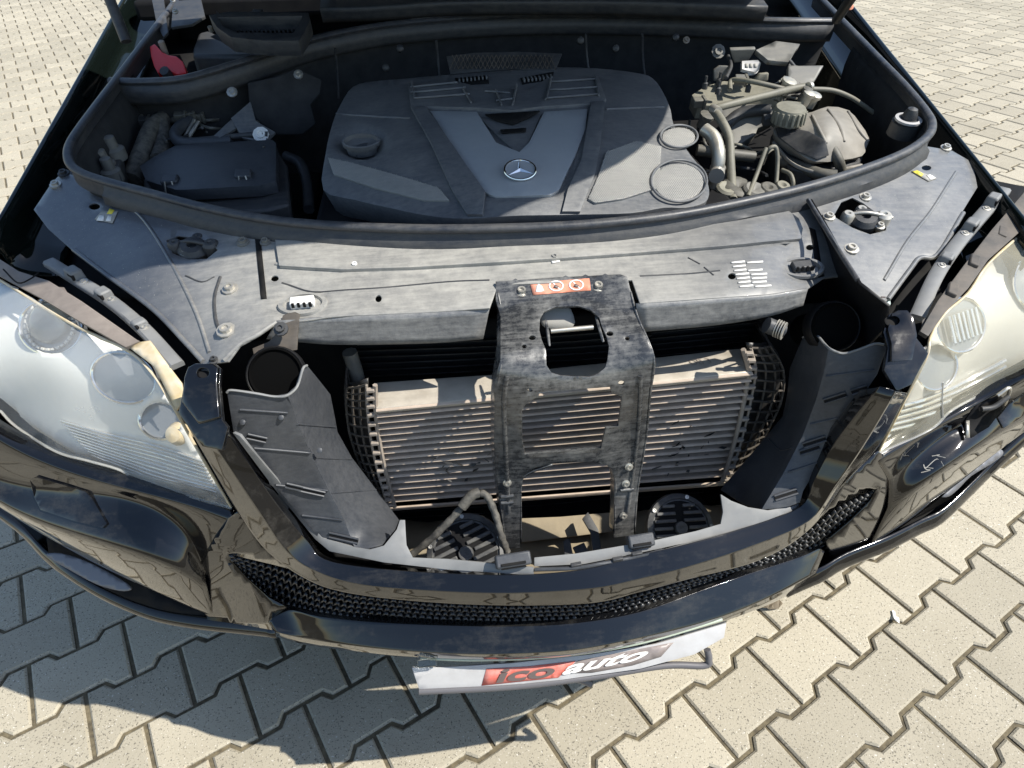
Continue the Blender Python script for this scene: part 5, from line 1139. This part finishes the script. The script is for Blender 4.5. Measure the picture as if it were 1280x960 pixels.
# --- cabin air filter housing and red jump terminal behind the bulkhead seal
HF=Surf((262,18,1.155),(388,16,1.155),(275,45,1.135),(380,45,1.135))
fh=cut('filter_housing',zb(760,55,830,42,1120,45,1128,70,1105,120,1085,148,960,148,840,135,790,100),HF,'dark_plastic',car,.03,[zb(790,62,1100,58,1085,95,1065,120,860,118,810,95)],6,bev=.003); lab(fh,'dark filter housing with a louvred tray in the left rear corner')
cut('filter_tray',zb(785,60,1105,56,1090,100,1070,125,860,122,805,98),Surf((270,20,1.135),(380,20,1.135),(280,40,1.115)),'bay_dark',fh,.003,step=10)
for i in range(16): 
    x=840+i*16; a,b=zb(x,88,x,118); tube('filter_slat',[Surf((270,20,1.14),(380,20,1.14),(280,40,1.122))(*a),Surf((270,20,1.14),(380,20,1.14),(280,40,1.122))(*b)],.0025,'dark_plastic',fh,2,6)
prism('filter_box',[at(x,y,1.06) for x,y in zb(700,175,720,120,760,110,800,130,900,150,1000,165,980,200,700,200)],.10,'dark_plastic',car,.008)
for x,y in zb(768,112,970,150): bolt('clip_screw',at(x,y,1.12),(0,-.4,1),.005,'zinc',fh,.01,False)
rc=cut('terminal_cap',zb(545,170,562,160,590,190,610,200,640,205,665,225,678,265,640,270,600,245,575,265,560,240,550,205),Surf((190,60,1.085),(205,65,1.08),(230,85,1.06),(198,90,1.055)),'red_plastic',car,.02,step=5,bev=.003); lab(rc,'red plastic jump start terminal cap in the left rear corner')
lathe('terminal_stud',at(205,62,1.08),(.0,-.2,1),[(.007,-.01),(.007,.018),(.004,.02),(.0001,.02)],'trim_beige',rc,12)
tube('terminal_cable',[at(205,88,1.06),at(212,95,1.045),at(225,100,1.03)],.011,'dark_plastic',rc)
for a,b,z in (((135,-6),(158,52),1.14),((1068,-8),(1046,24),1.13)):
    st=tube('gas_strut',[at(*a,z+.06),at(*b,z-.02)],.011,'dark_plastic',car,4,12); 
    lab(st,'black bonnet strut at the '+('left' if a[0]<600 else 'right')+' rear corner of the bay')
    if a[0]>600: lathe('orange_dot',at(1060,10,z+.02),(0,-1,.4),[(.006,.008),(.006,.012),(.0001,.013)],'orange_label',st,12)
for px,m in (([(190,0),(204,-4),(210,40),(204,46),(196,30)],'dark_plastic'),([(222,-6),(250,-6),(256,20),(240,30),(214,34),(216,10)],'dark_plastic')):
    cut('hinge_bracket',px,Surf((190,0,1.13),(256,0,1.13),(205,46,1.09),(230,34,1.10)),m,car,.006,step=8,bev=.0015)
for x,y in ((216,0),(219,14)): bolt('hinge_bolt',at(x,y,1.14),(0,-.7,.7),.004,'zinc',car)
# --- right of the bay
z4 = Z(860,60,4.0)
TK=Surf((967,157,.985),(1015,140,1.0),(1060,137,.995),(1087,175,.97),(1050,200,.965),(1000,192,.975),(1035,165,1.012))
tk=cut('coolant_tank', z4(430,390,470,350,620,320,700,292,800,310,860,375,905,450,890,500,870,540,760,562,640,570,560,530,440,440), TK,'tank',car,.02,step=6,rnd=2,bev=.006,ang=80); lab(tk,'dusty beige coolant tank with a ribbed cap in the right of the bay')
prism('tank_body',[TK(*p)+np.array((0,.0,-.014)) for p in z4(425,395,470,350,700,295,860,375,905,460,870,545,640,585,520,560,440,470)],.12,'dark_plastic',tk,.006,taper=.94)
cut('tank_front_sheet',z4(432,405,470,390,600,420,685,468,700,540,640,562,540,520,445,445),lambda x,y:TK(x,y)+np.array((0,-.003,.0025)),'dark_plastic',tk,.002,step=6,bev=.001)  # dark sheet laid over the front half of the tank
tube('tank_seam',[TK(*p)+np.array((0,-.004,-.012)) for p in z4(430,440,520,540,640,585,760,575,870,552)],.0035,'tank',tk,5,6)
for p in (z4(620,340,660,420,690,480),z4(700,310,760,400,780,470),z4(800,320,850,410,900,470)): tube('tank_rib',[TK(*q)+np.array((0,0,.001)) for q in p],.003,'tank',tk,5,6)
cc=at(*z4(515,300)[0],1.03)
cp=lathe('tank_cap',cc,(0,-.12,1),[(.030,-.028),(.031,-.004),(.028,.002),(.012,.004),(.0001,.004)],'dusty_box',car,26); lab(cp,'ribbed round coolant cap on the beige tank')
for k in range(18):
    a=2*math.pi*k/18; box('cap_rib',cc+np.array((.031*math.cos(a),.031*math.sin(a),-.016)),(.004,.005,.024),'dusty_box',cp,((math.cos(a),math.sin(a),0),(0,0,1)),.001)
def hz(n,pz,r,m='hose',parent=car): return tube(n,[at(x,y,z) for (x,y),z in pz],r,m,parent,8,10)
def zz4(pp,zs): return list(zip(z4(*pp), zs if hasattr(zs,'__len__') else [zs]*(len(pp)//2)))
hz('hose',zz4((125,305,200,285,400,235,520,205,610,190),[1.03,1.035,1.04,1.04,1.04]),.0075,'hose')
hz('hose',zz4((120,300,170,370,205,450,212,560,220,700,225,760),[1.03,1.02,1.0,.97,.93,.92]),.0085,'hose')
hz('hose',zz4((80,405,130,450,152,530,145,620,125,720),[1.02,1.01,.99,.96,.92]),.0125,'metal_pipe')
hz('hose',zz4((45,510,150,525,330,545),[.97,.965,.955]),.011,'black_hose')
hz('hose',zz4((450,560,560,595,660,630,740,640),[.95,.95,.95,.95]),.011,'black_hose')
hz('hose',zz4((690,470,730,520,755,570,770,625),[.99,.98,.965,.94]),.0095,'black_hose')
hz('hose',zz4((610,205,720,212,810,245,880,290,950,340),[1.03,1.025,1.01,.99,.97]),.005,'hose')
hz('cable',zz4((370,15,430,10,500,60,550,130,555,185),[1.08,1.085,1.07,1.05,1.04]),.005,'dark_plastic')
hz('cable',zz4((200,40,215,90,190,150),[1.07,1.06,1.05]),.004,'dark_plastic')
hz('cable',zz4((300,740,340,640,390,500),[.93,.95,.99]),.004,'hose'); hz('cable',zz4((370,580,400,510,435,495,447,540,445,620,440,690),[.95,.985,.99,.975,.95,.93]),.004,'hose')
hz('cable',zz4((470,610,510,630,525,670,520,700),[.95,.95,.94,.93]),.004,'hose')
hz('cable',zz4((210,210,215,165,260,160,340,172,420,190,480,205),[1.035,1.045,1.05,1.05,1.045,1.04]),.005,'hose')
bx=cut('fluid_reservoir',z4(20,235,90,190,180,165,300,180,420,190,480,215,460,245,300,270,160,290,50,285),Surf((866,118,1.02),(905,102,1.03),(980,113,1.03),(900,131,1.01)),'dusty_box',car,.03,step=7,bev=.004); lab(bx,'dusty yellowish reservoir top behind the hoses on the right')
for x,y in z4(85,190,150,215,155,170,300,205): lathe('reservoir_stud',at(x,y,1.035),(0,0,1),[(.006,-.006),(.006,.006),(.003,.008),(.003,.02),(.0001,.021)],'dark_plastic',bx,8)
cs=cut('pump_casing',z4(160,310,250,285,370,280,420,300,415,370,350,400,340,430,290,460,230,500,215,430,180,360),Surf((900,137,1.0),(965,135,1.01),(915,185,.95),(950,165,.97)),'grey_cast',car,.03,step=7,rnd=2,bev=.004); lab(cs,'grey cast casing below the reservoir on the right')
tube('casing_rib',[Surf((900,137,1.0),(965,135,1.01),(915,185,.95))(x,y)+np.array((0,0,.003)) for x,y in z4(190,390,260,335,350,318,410,320)],.012,'dark_plastic',cs,6,8)
for px,zc_,m,nm in ((z4(500,88,680,85,630,170,500,190),(1.07,1.04),'grey_cast','control_box'),(z4(210,10,340,5,300,70,230,75),(1.09,1.06),'grey_cast','control_box'),(z4(130,110,160,88,210,90,205,140,170,165,130,165),(1.06,1.03),'grey_cast','metal_tab'),(z4(270,65,350,60,365,75,355,110,340,122,270,105),(1.08,1.06),'plate_white','sensor'),(z4(330,160,360,130,405,125,400,165,350,175),(1.05,1.03),'dusty_box','metal_tab'),(z4(340,10,440,-35,560,-20,500,70,400,60),(1.10,1.07),'grey_cast','control_box')):
    X=[p[0] for p in px]; Y=[p[1] for p in px]
    o=cut(nm,px,Surf((min(X),min(Y),zc_[0]),(max(X),min(Y),zc_[0]),(min(X),max(Y),zc_[1])),m,car,.012,step=6,bev=.002)
    if nm=='sensor': 
        for k in range(3): a,b=z4(285+k*22,80,300+k*22,100); cut('sensor_print',[a,(b[0],a[1]),b,(a[0],b[1])],Surf((min(X),min(Y),zc_[0]),(max(X),min(Y),zc_[0]),(min(X),max(Y),zc_[1])),'print_grey',o,.0004,step=4,off=(0,-.0005,.001))
for cx,cy,z,r in ((500,180,1.045,.012),(600,240,1.03,.010),(630,250,1.02,.010),(590,220,1.035,.008),(90,350,1.0,.012)):
    lathe('union',at(*z4(cx,cy)[0],z),(.2,-.3,1),[(r,-.02),(r,.0),(r*1.3,.002),(r*1.3,.008),(r*.5,.010),(.0001,.010)],random.Random(int(cx)).choice(['black_hose','metal_pipe','zinc']),car,10)
# fittings low down by the seal
for cx,cy,r in ((250,700,.03),(330,715,.022),(190,710,.02),(400,710,.018),(470,700,.015)):
    lathe('fitting',at(*z4(cx,cy)[0],.93),(.1,-.3,1),[(r,-.02),(r,.004),(r*.8,.008),(r*.4,.008),(.0001,.002)],random.Random(int(cx)).choice(['dusty_box','black_hose','grey_cast']),car,14)
slab('bay_block',.42,.70,.50,1.1,.55,.90,'bay_dark'); slab('bay_block',-.72,-.40,.50,1.0,.55,.86,'bay_dark')
# small wiring round the fluid parts and beside the fuse box
rw = random.Random(21)
for k in range(16):
    x0,y0 = rw.uniform(870,1010),rw.uniform(95,215); z0 = 1.03-(y0-95)*.0009
    p = [(x0,y0)]; a = rw.uniform(0,6.28)
    for j in range(4): a += rw.uniform(-.8,.8); p.append((p[-1][0]+16*math.cos(a), p[-1][1]+10*math.sin(a)))
    tube('small_cable',[at(min(1070,max(862,x)),min(245,max(85,y)),z0+rw.uniform(-.012,.012)) for x,y in p],rw.uniform(.0018,.0035),rw.choice(['black_hose','black_hose','hose','dark_plastic']),car,6,6)
for k in range(14):
    x0,y0 = rw.uniform(150,300),rw.uniform(140,176); p = [(x0,y0)]; a = rw.uniform(0,6.28)
    for j in range(4): a += rw.uniform(-.7,.7); p.append((p[-1][0]+14*math.cos(a), p[-1][1]+7*math.sin(a)))
    tube('small_cable',[at(min(340,max(120,x)),min(185,max(130,y)),.975+rw.uniform(-.02,.012)) for x,y in p],rw.uniform(.002,.004),rw.choice(['black_hose','dark_plastic','cloth_tape']),car,6,6)
for x,y,z in ((225,146,.995),(236,144,.995),(247,146,.99),(180,152,.985),(172,150,.985),(872,128,1.02),(925,100,1.045),(960,150,1.0),(905,225,.935)):
    b_ = box('plug',at(x,y,z),(.022,.016,.018),rw.choice(['dark_plastic','black_hose','grey_cast']),car,((1,rw.uniform(-.4,.4),0),(0,-.3,1)),.002)
    box('plug_collar',at(x,y,z)+np.array((.012,0,.0)),(.006,.02,.022),'black_hose',b_,((1,rw.uniform(-.2,.2),0),(0,-.3,1)),.001)
for pp,zs in (((125,305,150,320),1.03),((600,195,612,192),1.042),((148,600,142,640),.96)):
    q = zz4(pp,zs); tube('hose_clamp',[at(*a,z) for a,z in q],.0145 if zs<1 else .0095,'zinc',car,2,14)
# strut mount on the right
sm_=lathe('strut_mount',at(*z4(1100,360)[0],1.018),(0,-.15,1),[(.028,-.03),(.027,-.004),(.022,.0),(.020,.004),(.014,.004),(.013,.012),(.009,.022),(.0001,.026)],'dark_plastic',car,22); lab(sm_,'dark strut mount with a pale ring by the right seal')
lathe('mount_ring',at(*z4(1100,362)[0],1.019),(0,-.15,1),[(.0245,.0),(.0245,.004),(.0185,.005),(.018,.001)],'plate_white',sm_,22)
cut('bay_bracket',z4(945,330,975,330,1015,395,1000,405),Surf((1096,142,.98),(1104,142,.98),(1112,160,.95)),'tank',car,.006,step=5,bev=.001)
tube('cable',[at(*z4(860,100)[0],1.03),at(*z4(880,220)[0],.99),at(*z4(960,330)[0],.96)],.008,'dark_plastic',car)
bolt('washer_bolt',aty(898,64,1.15),(0,-.8,.5),.010,'grey_cast',car)
bolt('washer_bolt',aty(858,50,1.2),(0,-.8,.5),.005,'trim_beige',car)
# --- loose things on the pavers
def thing(o,l,c): o['label']=l; o['category']=c; o.parent=None; return o
lf=cut('leaf',Z(800,560,4.267)(640,850,700,820,745,810,758,835,740,855,690,862),PZ(.006),'leaf_dry',None,.001,step=4,relief=lambda x,y:(0,0,.006*math.sin(x*.5)**2)); thing(lf,'small dry grey leaf lying on the pavers beside the bumper lip','leaf')
pt_=cut('petal',Z(800,600,2.667)(840,435,850,438,852,455,862,462,864,480,852,472,842,455),PZ(.003),'print_white',None,.001,step=3,relief=lambda x,y:(0,0,.003*math.sin(y*.9)**2)); thing(pt_,'tiny white petal lying in the paver joint at the right','petal')
